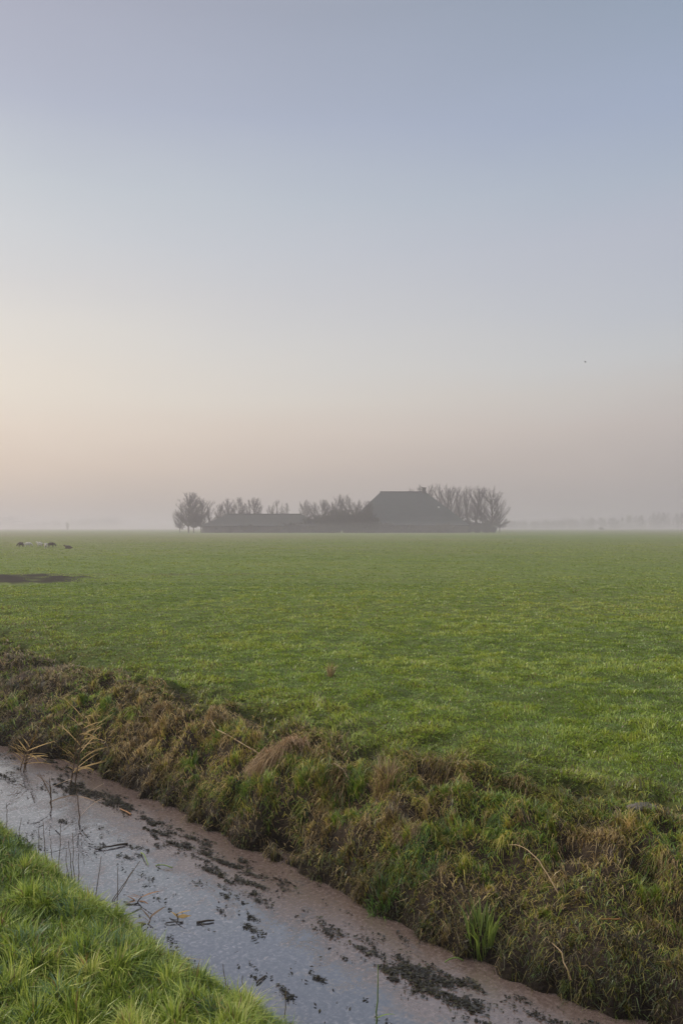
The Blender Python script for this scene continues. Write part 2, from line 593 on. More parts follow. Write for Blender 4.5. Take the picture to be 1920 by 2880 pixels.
# ------------------------------------------------------------------ grass
def field_grass():
    N = 1100000
    N2 = 420000                                  # short undergrowth of the nearer turf
    Y = np.concatenate([np.exp(rng.uniform(math.log(3.4), math.log(170), N)), np.exp(rng.uniform(math.log(4.0), math.log(26), N2))])
    under = np.arange(N + N2) >= N
    N = N + N2
    X = rng.uniform(-1, 1, N) * (0.50 * Y + 1.6)
    u, v = uv(X, Y)
    vt = v_top(u)
    keep = v > vt - 0.12 + 0.12 * rng.normal(size=N)
    keep &= rng.random(N) > sstep(40, 165, Y)
    keep &= rng.random(N) > np.maximum(mud_mask(X, Y), mud_mask(X, Y + 1.0)) * 1.1
    keep &= rng.random(N) > 0.5 * track_mask(X, Y)
    X, Y, u, v, vt, under = X[keep], Y[keep], u[keep], v[keep], vt[keep], under[keep]
    N = len(X)
    clump = fbm(X, Y, 0.30, 3, 61)
    wide = fbm(X, Y, 1.8, 3, 62)
    huge = 0.6 * fbm(X, Y, 9, 2, 63) + 0.9 * fbm(X * 0.3, Y, 3.2, 3, 64) * np.clip(Y / 14, 0.4, 1.2)
    bare = holes(u, v)
    keep = rng.random(N) > 0.80 * bare
    far = np.clip((Y - 6) / 25, 0, 1)
    keep &= rng.random(N) < 0.72 + 0.28 * sstep(-0.6, 0.15, clump + 0.4 * fbm(X, Y, 0.14, 2, 68)) + 0.3 * far + under
    sel = lambda *a: [q[keep] for q in a]
    X, Y, u, v, vt, clump, wide, huge, far, under = sel(X, Y, u, v, vt, clump, wide, huge, far, under)
    N = len(X)
    Z = height(u, v) - 0.008
    c2 = fbm(X, Y, 0.14, 2, 68)
    h = (0.022 + 0.038 * np.clip(0.4 + 0.9 * clump + 0.5 * c2, 0, 1.5) + 0.010 * wide) * rng.uniform(0.6, 1.25, N)
    h *= 1 + 0.35 * np.exp(-((v - vt) / 0.7) ** 2)
    h *= 1 - 0.35 * far
    h[under] = rng.uniform(0.018, 0.042, under.sum())
    w = np.maximum(0.0065, 1.15 * Y / 796) * rng.uniform(0.6, 1.4, N)
    edge = np.exp(-np.clip(v - vt, 0, None) / (0.55 + 0.9 * sstep(8.5, 12, u)))
    t = 0.50 + 0.18 * wide + (0.25 * clump + 0.20 * c2) * (1 - 0.22 * far) + 0.15 * huge + 0.11 * (1 - 0.5 * far) * rng.normal(size=N)
    col = pick([(0.062, 0.108, 0.015), (0.130, 0.212, 0.023), (0.206, 0.300, 0.031), (0.295, 0.366, 0.043), (0.37, 0.40, 0.063)], t)
    dry = np.array([0.17, 0.135, 0.06])
    olive = pick([(0.055, 0.06, 0.018), (0.135, 0.14, 0.032), (0.23, 0.21, 0.05), (0.28, 0.22, 0.085)], rng.uniform(0, 1, N) * 0.75 + 0.2 * clump)
    k = np.clip(edge * (1.0 + 0.6 * fbm(X, Y, 0.5, 2, 65)) * 1.0, 0, 0.95)
    isdry = rng.random(N) < 0.85 * k
    col[isdry] = olive[isdry]
    k2 = rng.random(N) < 0.05 + 0.10 * np.clip(huge, 0, 1)
    col[k2] = dry * rng.uniform(0.7, 1.3, (k2.sum(), 1))
    tm = track_mask(X, Y)
    k3 = rng.random(N) < 0.75 * tm
    col[k3] = np.array([0.21, 0.165, 0.085]) * rng.uniform(0.7, 1.2, (k3.sum(), 1))
    col *= 1 + rng.uniform(-0.25, 0.25, (N, 1)) * (1 - 0.6 * far[:, None])
    # the farther pasture is drier
    col = col * (1 - 0.35 * far[:, None]) + np.array([0.185, 0.215, 0.055]) * rng.uniform(0.8, 1.2, (N, 1)) * 0.35 * far[:, None]
    az = math.pi * 2 * fbm(X, Y, 0.6, 2, 66) + rng.normal(0, 1.0, N)
    me = make_blades(np.stack([X, Y, Z], 1), h, w, az, np.clip(0.95 + 0.4 * rng.normal(size=N), 0.1, 1.7), col, 'field_grass')
    tag(link('field_grass', me, M_GRASS), 'short tussocky green pasture grass beyond the ditch', 'grass', kind='stuff')


def bank_grass():
    """Matted tussocks: each clump has its own colour, size and fall."""
    C = 2600
    cu = np.exp(rng.uniform(math.log(1.5), math.log(19), C)) - 0.7
    ca = rng.uniform(0.02, 1.12, C)
    vw, vt = v_water(cu), v_top(cu)
    cv = vw + ca * (vt - vw)
    cx, cy_ = xy(cu, cv)
    kind = 0.85 * fbm(cx, cy_, 0.45, 3, 81) + 0.36 * rng.normal(size=C) + 0.06 - 0.50 * sstep(7.5, 11, cu) + 0.10 * sstep(6.5, 4.0, cu) - 0.26 * sstep(3.4, 2.2, cu) * sstep(0.75, 0.45, ca)
    shelf = np.exp(-((cu - 2.6) / 1.1) ** 2) * np.exp(-((ca - 0.34) / 0.30) ** 2)
    hole = holes(cu, cv)
    keep = rng.random(C) < (1 - 0.6 * shelf) * (1 - 0.85 * hole) * (1 - 0.3 * sstep(3.6, 2.4, cu))
    cu, ca, kind, shelf = cu[keep], ca[keep], kind[keep], shelf[keep]
    C = len(cu)
    csize = rng.uniform(0.03, 0.10, C) * (1 - 0.4 * shelf) * (1 + 0.03 * cu)
    ch = rng.uniform(0.035, 0.125, C) * (0.55 + 0.6 * sstep(0.05, 0.5, ca)) * (1 - 0.4 * shelf) * (1 - 0.62 * sstep(0.62, 1.0, ca))
    cdr = rng.random(C) < 0.5
    caz = TH + math.pi + rng.normal(0, 0.8, C)
    ctone = rng.normal(0, 0.27, C)
    n = (60 + 110 * rng.random(C)).astype(int)
    idx = np.repeat(np.arange(C), n)
    N = len(idx)
    ang, rad = rng.uniform(0, 6.283, N), np.abs(rng.normal(0, 0.6, N)) * csize[idx]
    u = cu[idx] + np.cos(ang) * rad * 1.3
    X0, Y0 = xy(cu[idx], v_water(cu[idx]) + ca[idx] * (v_top(cu[idx]) - v_water(cu[idx])))
    v = uv(X0, Y0)[1] + np.sin(ang) * rad * 0.8
    ok = (v > v_water(u) + 0.0)
    idx, u, v, ang = idx[ok], u[ok], v[ok], ang[ok]
    # loose blades in between
    M_ = 80000
    u2 = np.exp(rng.uniform(math.log(1.5), math.log(19), M_)) - 0.7
    v2 = v_water(u2) + 0.01 + rng.random(M_) * (v_top(u2) + 0.2 - v_water(u2))
    u, v = np.concatenate([u, u2]), np.concatenate([v, v2])
    hb = rng.random(len(u)) > 0.75 * holes(u, v)
    n1 = int(hb[:len(idx)].sum())
    idx, ang = idx[hb[:len(idx)]], ang[hb[:len(ang)]]
    u, v = u[hb], v[hb]
    M_ = len(u) - n1
    X, Y = xy(u, v)
    N = len(u)
    a = np.clip((v - v_water(u)) / (v_top(u) - v_water(u)), 0, 1)
    Z = height(u, v) - 0.006
    k = fbm(X, Y, 0.6, 3, 81) + 0.3 * rng.normal(size=N) + 0.1
    k[n1 + M_ // 2:] -= 0.35
    k[:n1] = kind[idx] + 0.24 * rng.normal(size=n1)
    h = rng.uniform(0.03, 0.10, N)
    h[:n1] = ch[idx] * rng.uniform(0.5, 1.25, n1)
    drape = rng.random(N) < 0.5
    drape[:n1] = cdr[idx]
    az = rng.uniform(0, 6.283, N)
    az[:n1] = np.where(cdr[idx], caz[idx] + rng.normal(0, 0.6, n1), ang + TH * 0 + rng.normal(0, 0.5, n1))
    lean = np.where(drape, rng.uniform(0.4, 0.9, N), rng.uniform(0.2, 0.9, N))
    tz = np.where(drape, rng.uniform(-0.85, 0.30, N), rng.uniform(0.45, 1.0, N))
    flat = np.arange(N) > n1 + M_ // 2
    tz[flat] = rng.uniform(-0.35, 0.25, flat.sum())
    lean[flat] = rng.uniform(0.8, 1.3, flat.sum())
    h[flat] *= 1.3
    tone = np.clip(rng.random(N) ** 0.9, 0, 1)
    tone[:n1] = np.clip(tone[:n1] + ctone[idx], 0, 1)
    brown = pick([(0.055, 0.038, 0.020), (0.175, 0.120, 0.052), (0.37, 0.262, 0.108), (0.64, 0.48, 0.215)], tone)
    olive = pick([(0.055, 0.052, 0.012), (0.175, 0.162, 0.028), (0.34, 0.305, 0.046), (0.52, 0.45, 0.085)], tone)
    green = pick([(0.045, 0.085, 0.011), (0.105, 0.185, 0.02), (0.185, 0.285, 0.028), (0.29, 0.36, 0.045)], tone)
    col = np.where((k > 0.34)[:, None], green, np.where((k > -0.16)[:, None], olive, brown))
    old = (0.55 * sstep(7.5, 10.5, u) * (k < 0.34))[:, None]
    col = col * (1 - old) + old * (np.array([0.92, 0.76, 0.62]) * col.mean(1, keepdims=True) * 0.95)
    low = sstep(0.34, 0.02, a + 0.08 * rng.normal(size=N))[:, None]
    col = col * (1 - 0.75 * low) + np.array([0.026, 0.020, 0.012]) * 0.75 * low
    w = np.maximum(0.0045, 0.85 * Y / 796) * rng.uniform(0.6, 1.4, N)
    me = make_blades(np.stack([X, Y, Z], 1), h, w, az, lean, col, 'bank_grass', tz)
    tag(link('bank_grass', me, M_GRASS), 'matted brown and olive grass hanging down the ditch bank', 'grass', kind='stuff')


def near_grass():
    """Short sward with tufts standing out of it."""
    N = 190000
    Y = np.exp(rng.uniform(math.log(1.7), math.log(7.5), N))
    X = rng.uniform(-1.0, 0.55, N) * (0.55 * Y + 0.3)
    C = 2000
    cY = np.exp(rng.uniform(math.log(1.8), math.log(7.2), C))
    cX = rng.uniform(-1.0, 0.55, C) * (0.55 * cY + 0.3)
    n = (70 + 150 * rng.random(C)).astype(int)
    idx = np.repeat(np.arange(C), n)
    csz = rng.uniform(0.02, 0.065, C)
    ang = rng.uniform(0, 6.283, len(idx))
    rad = np.abs(rng.normal(0, 0.6, len(idx))) * csz[idx]
    X = np.concatenate([cX[idx] + np.cos(ang) * rad, X])
    Y = np.concatenate([cY[idx] + np.sin(ang) * rad, Y])
    n1 = len(idx)
    h = rng.uniform(0.025, 0.075, len(X))
    ch = rng.uniform(0.05, 0.125, C)
    h[:n1] = ch[idx] * rng.uniform(0.45, 1.2, n1)
    az = rng.uniform(0, 6.283, len(X))
    wind = 2.2 * math.pi * fbm(X[:n1], Y[:n1], 0.35, 2, 94)
    az[:n1] = np.where(rng.random(n1) < 0.55, ang + rng.normal(0, 0.5, n1), wind + rng.normal(0, 0.6, n1))
    lean = np.clip(0.75 + 0.4 * rng.normal(size=len(X)), 0.05, 1.5)
    tone = rng.normal(0.22, 0.16, len(X))
    ct = rng.normal(0.50, 0.15, C)
    tone[:n1] = ct[idx] + 0.20 * rng.normal(size=n1)
    cold = rng.random(C) < 0.15
    u, v = uv(X, Y)
    keep = (v < 2.36) & (v > -0.6)
    fr = np.zeros(len(X), bool)
    fr[:n1] = cold[idx] & (rng.random(n1) < 0.6)
    X, Y, u, v, h, az, lean, tone, fr = [q[keep] for q in (X, Y, u, v, h, az, lean, tone, fr)]
    N = len(X)
    Z = height(u, v) - 0.01
    tone = tone + 0.10 * fbm(X, Y, 0.8, 2, 92)
    w = np.maximum(0.0042, 0.95 * Y / 796) * rng.uniform(0.6, 1.7, N)
    col = pick([(0.042, 0.078, 0.012), (0.135, 0.210, 0.028), (0.260, 0.352, 0.046), (0.410, 0.480, 0.085), (0.60, 0.61, 0.19)], tone)
    dead = rng.random(N) < 0.055 + 0.25 * sstep(1.85, 2.2, v)
    col[dead] = pick([(0.12, 0.08, 0.03), (0.27, 0.17, 0.06), (0.40, 0.32, 0.15)], rng.random(dead.sum()))
    col[fr] = np.array([0.17, 0.27, 0.13]) * rng.uniform(0.6, 1.3, (fr.sum(), 1))
    me = make_blades(np.stack([X, Y, Z], 1), h, w, az, lean, col, 'near_bank_grass')
    tag(link('near_bank_grass', me, M_GRASS), 'lush bright green grass on the near bank', 'grass', kind='stuff')


field_grass()
bank_grass()
near_grass()


# ------------------------------------------------------------------ floating weed
def floating_weed():
    N = 330000
    u = rng.uniform(1.2, 12, N)
    v = rng.uniform(2.3, 3.66, N)
    n = 0.8 * fbm(u * 0.55, v * 1.9, 0.30, 3, 101) + 0.8 * fbm(u * 0.7, v * 2.0, 0.085, 3, 102)
    band = np.exp(-((v - 3.24 - 0.05 * np.sin(u * 1.3)) / 0.17) ** 2) * sstep(9.5, 7.5, u)
    thr = 0.20 + 0.95 * (1 - band) + 0.30 * rng.normal(size=N)
    thr = thr + 0.35 * sstep(3.5, 2.4, u) * band
    keep = (n > thr) & (v < v_water(u) - 0.02)
    u, v = u[keep], v[keep]
    N = len(u)
    X, Y = xy(u, v)
    s = rng.uniform(0.003, 0.010, N) * rng.uniform(1, 2, N)
    az = rng.uniform(0, 6.283, N)
    ax = np.stack([np.cos(az), np.sin(az), rng.normal(0, 0.10, N)], 1) * s[:, None]
    bx = np.stack([-np.sin(az), np.cos(az), rng.normal(0, 0.22, N)], 1) * (s * rng.uniform(0.25, 0.6, N))[:, None]
    C = np.stack([X, Y, WATER_Z + rng.uniform(0.002, 0.012, N)], 1)
    V = np.stack([C - ax, C - bx, C + ax, C + bx], 1).reshape(-1, 3)
    V[:, 2] = np.maximum(V[:, 2], WATER_Z + 0.002)
    col = pick([(0.008, 0.006, 0.003), (0.015, 0.012, 0.005), (0.026, 0.021, 0.008), (0.05, 0.046, 0.014)], rng.random(N) ** 1.5)
    me = np_mesh('floating_weed', V, np.full(N, 4), np.arange(N * 4), False, np.repeat(col, 4, 0))
    tag(link('floating_weed', me, M_DEAD), 'dark clumps of water weed and rotting leaves afloat on the film', 'water weed', kind='stuff')


floating_weed()


# ------------------------------------------------------------------ single plants by the ditch
def colour_mat(name, c1, c2, rough=0.7):
    return noisy_mat(name, c1, c2, 14, rough)


M_STRAW = colour_mat('straw', (0.26, 0.18, 0.10), (0.40, 0.29, 0.17))
M_REED = colour_mat('reed_orange', (0.27, 0.165, 0.045), (0.43, 0.29, 0.10))
M_STEM = colour_mat('brown_stem', (0.10, 0.065, 0.04), (0.18, 0.12, 0.075))
M_DARKST = colour_mat('wet_stick', (0.022, 0.016, 0.012), (0.05, 0.036, 0.025))
M_GREENST = colour_mat('green_stem', (0.10, 0.17, 0.03), (0.17, 0.24, 0.05))
M_RUST = colour_mat('rust_leaf', (0.20, 0.085, 0.025), (0.32, 0.15, 0.05))


def arc(p0, p1, rise, n=10, wob=0.0, seed=0):
    r = random.Random(seed)
    p0, p1 = np.array(p0, float), np.array(p1, float)
    pts = []
    for k in range(n + 1):
        t = k / n
        p = p0 + (p1 - p0) * t
        p[2] += rise * 4 * t * (1 - t)
        if 0 < k < n:
            p += np.array([r.gauss(0, wob), r.gauss(0, wob), r.gauss(0, wob)])
        pts.append(p)
    return pts


def stalk(name, pts, r0, r1, mat, label, cat, group=None):
    b = pts[0]
    t = Tubes()
    t.line([np.array(p) - b for p in pts], r0, r1)
    o = link(name, t.mesh(name, 5), mat)
    o.location = b
    return tag(o, label, cat, group)


def leaf_mesh(name, specs):
    """Strap leaves: (root, heading, length, rise, droop, width)."""
    V, ct, lo = [], [], []
    for root, az, L, rise, droop, w in specs:
        side = np.array([-math.sin(az), math.cos(az), 0]) * w / 2
        b = len(V)
        n = 6
        for k in range(n + 1):
            t = k / n
            p = np.array(root) + np.array([math.cos(az) * L * t, math.sin(az) * L * t, rise * t - droop * t * t])
            ww = (1 - t) ** 0.7 * (0.6 + 0.8 * min(t * 3, 1)) + 0.03
            V += [p - side * ww, p + side * ww + np.array([0, 0, w * 0.25])]
        for k in range(n):
            i = b + 2 * k
            lo += [i, i + 1, i + 3, i + 2]
            ct.append(4)
    return np_mesh(name, np.array(V), ct, lo, True)


def reed(name, base, height_, nleaf, mat_leaf, label, seed, lean=(0, 0), stems=2):
    r = random.Random(seed)
    root = empty(name, base)
    tag(root, label, 'reed')
    specs = []
    for s in range(stems):
        off = np.array([r.uniform(-.05, .05), r.uniform(-.05, .05), -0.03])
        top = off + np.array([lean[0] + r.uniform(-.06, .06), lean[1] + r.uniform(-.06, .06), height_ * r.uniform(.75, 1)])
        pts = arc(off, top, 0, 8, 0.004, seed + s)
        t = Tubes()
        t.line(pts, 0.006, 0.0025)
        link('stem', t.mesh('stem', 5), M_STEM, root)
        for k in range(nleaf // stems):
            q = pts[2 + int((k / max(nleaf / stems, 1)) * 6)]
            specs.append((q, r.choice([r.uniform(-0.7, 0.7), math.pi + r.uniform(-0.7, 0.7)]), r.uniform(.14, .3) * min(1, height_ / .3 + .1), r.uniform(.04, .26) * min(1, height_ / .3), r.uniform(.0, .14) * min(1, height_ / .3), r.uniform(.009, .019)))
    link('leaves', leaf_mesh('leaves', specs), mat_leaf, root)
    return root


reed('reed_plant', hit(172, 1800), 0.78, 48, M_REED, 'orange and straw coloured reed standing in the water against the brown bank', 3, (0.10, 0), 4)
reed('reed_plant', hit(55, 1765), 0.34, 34, M_REED, 'low yellowed reed with flopped leaves at the water edge left of the tall orange reed', 5, (0.02, 0), 4)
reed('reed_plant', hit(190, 1885), 0.42, 5, M_STEM, 'thin brown reed standing in open water in front of the tall orange reed', 9, (0.01, 0), 1)
reed('reed_plant', hit(318, 2062), 0.10, 6, M_RUST, 'rust coloured broken reed leaves sticking out of the open water', 12, (0.02, 0), 1)
reed('reed_plant', hit(350, 2120), 0.09, 5, M_STEM, 'small dark brown reed stub at the tip of the near green bank', 14, (0.02, 0), 1)
reed('reed_plant', hit(418, 2100), 0.075, 5, M_REED, 'curled tan reed leaf rising from open water beside the near bank', 16, (0.01, 0), 1)
reed('reed_plant', hit(118, 1850), 0.30, 6, M_STEM, 'sparse brown reed left of the thin reed in open water', 19, (-0.03, 0), 2)


def tuft(name, base, n, h, spread, cols, label, drape=None, upright=0.4, w=0.006, flat=(1, 1), dz=0.0):
    base = np.array(base, float)
    a = rng.uniform(0, 6.283, n)
    rr = np.sqrt(rng.random(n)) * spread
    x, y = base[0] + np.cos(a) * rr * flat[0], base[1] + np.sin(a) * rr * flat[1]
    z = z_at(x, y)
    P = np.stack([x, y, np.maximum(z, WATER_Z) - 0.01 + dz], 1) - base
    hh = h * rng.uniform(0.45, 1.15, n)
    if drape is None:
        az = a + rng.normal(0, 0.5, n)
        lean = np.clip(upright * rng.uniform(0.2, 1.6, n), 0, 1.1)
        tz = None
    else:
        az = drape + rng.normal(0, 0.4, n)
        lean = rng.uniform(0.35, 0.8, n)
        tz = rng.uniform(-0.9, 0.25, n)
    me = make_blades(P, hh, w * rng.uniform(0.7, 1.3, n), az, lean, pick(cols, rng.random(n)), name, tz)
    o = link(name, me, M_GRASS)
    o.location = base
    return tag(o, label, 'grass tuft')


TAN = [(0.14, 0.095, 0.042), (0.28, 0.20, 0.10), (0.42, 0.31, 0.17)]
ORG = [(0.12, 0.08, 0.025), (0.22, 0.15, 0.05), (0.30, 0.21, 0.08)]
GRN = [(0.03, 0.075, 0.012), (0.07, 0.15, 0.022), (0.13, 0.23, 0.04)]
IRIS = [(0.06, 0.10, 0.018), (0.15, 0.22, 0.035), (0.26, 0.33, 0.06)]
down = TH + math.pi
tuft('grass_tuft', hit(640, 1738), 1500, 0.24, 0.14, [(0.20, 0.135, 0.07), (0.36, 0.25, 0.13), (0.52, 0.37, 0.20)], 'tan mat of dead grass hanging over the bank lip like a thatch', down, w=0.006, flat=(1.7, 0.7), dz=0.035)
tuft('grass_tuft', hit(885, 1800), 240, 0.20, 0.09, TAN, 'upright straw coloured tuft of dead grass to the right of the tan overhanging mat', None, 0.45)
tuft('grass_tuft', hit(765, 1835), 520, 0.17, 0.12, ORG, 'orange brown drooping tuft below and right of the tan overhanging mat', down)
tuft('grass_tuft', hit(945, 1900), 480, 0.16, 0.12, TAN, 'straw tuft drooping beside a dark hollow in the middle of the bank', down)
tuft('grass_tuft', hit(1102, 2160), 62, 0.22, 0.07, IRIS, 'bright green sword leaved tuft at the water edge', None, 0.35, w=0.010)
tuft('grass_tuft', hit(975, 1965), 420, 0.12, 0.15, GRN, 'vivid green grass patch halfway down the bank', down, w=0.005)
tuft('grass_tuft', hit(880, 2052), 170, 0.11, 0.10, GRN, 'dark green tuft leaning over the water line at the middle of the ditch', None, 0.8, w=0.006)
tuft('grass_tuft', hit(1515, 2075), 600, 0.13, 0.17, ORG, 'ochre tuft on the bank at the right edge', down, w=0.004)
tuft('grass_tuft', hit(1495, 2000), 400, 0.10, 0.11, ORG, 'small ochre tuft with a dark hollow behind it above the large ochre one', down, w=0.004)
tuft('grass_tuft', hit(758, 1552), 40, 0.22, 0.03, TAN, 'few pale dead stalks standing alone in the green pasture', None, 0.5, w=0.008)
tuft('grass_tuft', hit(60, 1560), 1100, 0.20, 0.42, [(0.06, 0.04, 0.032), (0.12, 0.085, 0.068), (0.19, 0.14, 0.115)], 'greyish brown heap of dead grass on the bank top at the left edge', down, w=0.008)
tuft('grass_tuft', hit(350, 1650), 700, 0.16, 0.24, TAN, 'brown fringe of dead grass on the bank lip behind the curved pale stalk', down, w=0.007)

tuft('grass_tuft', hit(645, 1730), 420, 0.26, 0.09, [(0.26, 0.16, 0.085), (0.42, 0.27, 0.15), (0.58, 0.40, 0.24)], 'rusty straw laid flat along the top of the tan overhanging mat', TH + math.pi / 2 + math.pi, w=0.007, flat=(2.2, 0.6), dz=0.075)
tuft('grass_tuft', hit(1010, 1755), 260, 0.16, 0.10, ORG, 'golden tuft arching over a dark hollow right of the upright straw tuft', down, w=0.006, flat=(1.6, 0.8))
tuft('grass_tuft', hit(1180, 1810), 260, 0.15, 0.10, ORG, 'golden tuft on the bank top above the long arching straw stalk', down, w=0.006, flat=(1.6, 0.8))
o = link('dead_leaf', leaf_mesh('dead_leaf', [((0, 0, 0.02), 0.4, 0.11, 0.05, 0.07, 0.05)]), M_STRAW)
o.location = hit(181, 1668)
tag(o, 'pale curled dead leaf caught on the bank beside the tall orange reed', 'leaf')

# long dead stalks
g = hit
up = lambda p, dz: np.array([p[0], p[1], p[2] + dz])
stalk('dead_stalk', arc(up(hit(1290, 2075), 0.0), up(hit(1165, 1955), 0.05), 0.10, 14, 0.002, 1), 0.0042, 0.0018, M_STRAW, 'long arching straw stalk lying across the bank at right', 'plant stalk')
stalk('dead_stalk', arc(up(hit(1042, 2165), 0.0), up(hit(1100, 2075), 0.05), 0.02, 8, 0.003, 2), 0.004, 0.0025, M_STRAW, 'leaning pale stalk beside the bright green sword leaved tuft', 'plant stalk')
stalk('dead_stalk', [up(hit(600, 1745), 0.05), up(hit(560, 1722), 0.06), up(hit(522, 1702), 0.07), up(hit(498, 1695), 0.09), up(hit(486, 1690), 0.16), up(hit(486, 1690), 0.27)], 0.005, 0.003, M_STRAW, 'curved pale stalk turning upright at the left end of the tan overhanging mat', 'plant stalk')
stalk('dead_stalk', arc(up(hit(805, 1800), 0.02), up(hit(765, 1775), 0.08), 0.03, 6, 0.003, 4), 0.005, 0.003, M_STRAW, 'short pale stalk between the tan overhanging mat and the upright straw tuft', 'plant stalk')
stalk('dead_stalk', arc(up(hit(1305, 2240), 0.0), up(hit(1262, 2170), 0.03), 0.04, 6, 0.003, 5), 0.004, 0.002, M_STRAW, 'pale bent stalk low on the bank right of the bright green tuft', 'plant stalk')
stalk('dead_stalk', arc(up(hit(1415, 2109), 0.012), up(hit(1372, 2107), 0.012), 0.0, 4, 0.001, 6), 0.005, 0.004, M_RUST, 'short reddish stick lying flat on the bank near the right edge', 'stick')
stalk('dead_stalk', arc(up(hit(1850 * .8167, 1985), 0.02), up(hit(1812 * .8167, 1962), 0.03), 0.01, 4, 0.001, 7), 0.004, 0.003, M_STRAW, 'small pale straw across a dark hollow by the ochre tufts', 'plant stalk')
stalk('dead_stalk', arc(up(hit(352, 1652), 0.03), up(hit(232, 1665), 0.05), 0.02, 8, 0.004, 8), 0.006, 0.003, M_STRAW, 'thin pale stalk lying level along the brown bank above the tall orange reed', 'plant stalk')

# sticks afloat
stalk('floating_stick', arc(up(hit(222, 1948), 0.006), up(hit(298, 1934), 0.008), 0.006, 6, 0.001, 21), 0.004, 0.009, M_DARKST, 'long dark stick afloat in the open water', 'stick')
stalk('floating_stick', arc(up(hit(592, 2248), 0.006), up(hit(612, 2232), 0.006), 0.002, 4, 0.001, 22), 0.006, 0.005, M_DARKST, 'short dark stick afloat in front of the grassy tip of the near bank', 'stick')
stalk('floating_stick', arc(up(hit(455, 2112), 0.006), up(hit(495, 2108), 0.008), 0.003, 6, 0.001, 23), 0.008, 0.005, M_DARKST, 'dark broken stick afloat right of the curled tan reed leaf', 'stick')
stalk('floating_stick', arc(up(hit(385, 2113), 0.006), up(hit(425, 2111), 0.006), 0.002, 5, 0.001, 24), 0.004, 0.004, M_DARKST, 'thin dark stick afloat under the curled tan reed leaf', 'stick')
stalk('floating_stick', arc(up(hit(280, 1855), 0.006), up(hit(305, 1868), 0.008), 0.004, 5, 0.001, 25), 0.005, 0.007, M_RUST, 'reddish stick afloat near the foot of the far bank', 'stick')
stalk('bent_grass', arc(up(hit(328, 1952), 0.0), up(hit(345, 1982), 0.006), 0.02, 5, 0.001, 26), 0.005, 0.003, M_GREENST, 'olive blade bent over the open water right of the long dark stick', 'grass blade')
stalk('bent_grass', arc(up(hit(362, 1982), 0.004), up(hit(400, 1990), 0.01), 0.01, 5, 0.001, 27), 0.004, 0.004, M_GREENST, 'olive blade lying flat on the open water', 'grass blade')
stalk('bent_grass', arc(up(hit(1060, 2195), 0.0), up(hit(1018, 2208), 0.02), 0.02, 5, 0.001, 28), 0.004, 0.003, M_GREENST, 'yellow green blade bent onto the pink film below the sword leaved tuft', 'grass blade')

# green stem in front of the water
b = hit(860, 2400)
root = empty('flowering_grass', b)
tag(root, 'single pale green stem with one side leaf rising from the water at the bottom', 'grass stem')
t = Tubes()
t.line(arc((0, 0, -0.02), (0.015, 0.0, 0.40), 0, 10, 0.002, 31), 0.0055, 0.002)
link('stem', t.mesh('stem', 6), M_GREENST, root)
link('leaf', leaf_mesh('leaf', [((0.003, 0, 0.15), 0.1, 0.09, 0.05, 0.035, 0.006)]), M_GREENST, root)

# thin dry stalks along the near water edge
edge = [(22, 1880, 0.16), (48, 1925, 0.20), (95, 1955, 0.22), (128, 1975, 0.20), (141, 1972, 0.30), (172, 2010, 0.30), (178, 2015, 0.37), (186, 2020, 0.24),
        (225, 2030, 0.22), (272, 2050, 0.21), (74, 1940, 0.14), (160, 1995, 0.18), (112, 1968, 0.33), (528, 2250, 0.12), (560, 2290, 0.14), (658, 2340, 0.18)]
for k, (px, py, hh) in enumerate(edge):
    p = hit(px, py - 4)
    # stand them at the foot of the near bank just beyond the grass
    uu_, vv_ = uv(p[0], p[1])
    vv_ = min(max(vv_, 1.9), 2.35)
    s = vv_ / max(uv(p[0], p[1])[1], 0.1)
    x, y = p[0] * s, p[1] * s
    z = max(float(z_at(x, y)), WATER_Z) - 0.02
    top_z = EYE - (py - 2 - HOR) / F * y + hh * 0.85
    stalk('dry_stalk', arc((x, y, z), (x + random.uniform(-.03, .03), y + random.uniform(-.03, .03), top_z), 0, 7, 0.003, 40 + k), 0.0032, 0.0018, M_STEM,
          'thin dry brown stalk standing along the near water edge', 'plant stalk', 'thin dry stalks along the near water edge')
p, q = hit(262, 2062), hit(340, 1958)
for k, (dx_, lab) in enumerate(((0.0, 'longer of two crossed brown stalks leaning right over the open water'), (-0.035, 'shorter of two crossed brown stalks leaning right over the open water'))):
    top = (p[0] + 0.17 + dx_ * 1.5, p[1] + 0.05, p[2] + 0.24 + dx_ * 2)
    stalk('leaning_stalk', arc((p[0] + dx_ * 0.3, p[1], p[2] - 0.02), top, 0, 7, 0.002, 60 + k), 0.003, 0.002, M_STEM, lab, 'plant stalk')


# grey clod in the grass
def clod():
    import bmesh
    bm = bmesh.new()
    bmesh.ops.create_icosphere(bm, subdivisions=3, radius=1)
    p = hit(1468, 1852)
    for v in bm.verts:
        n = 1 + 0.22 * float(fbm(np.array([v.co.x + v.co.z * 1.7]), np.array([v.co.y - v.co.z]), 0.7, 3, 5)[0])
        n *= 1 + 0.12 * math.sin(v.co.x * 9 + v.co.z * 5) * math.cos(v.co.y * 8 + v.co.x * 4)
        v.co = Vector((v.co.x * 0.095 * n, v.co.y * 0.055 * n, max(v.co.z, -0.3) * 0.032 * n))
    me = bpy.data.meshes.new('earth_clod')
    bm.to_mesh(me)
    bm.free()
    for f in me.polygons:
        f.use_smooth = True
    o = link('earth_clod', me, noisy_mat('grey_earth', (0.035, 0.032, 0.028), (0.16, 0.145, 0.125), 30, 0.95, 1.0))
    o.location = p
    tag(o, 'grey lump of earth lying in the grass above the bank', 'clod')


clod()


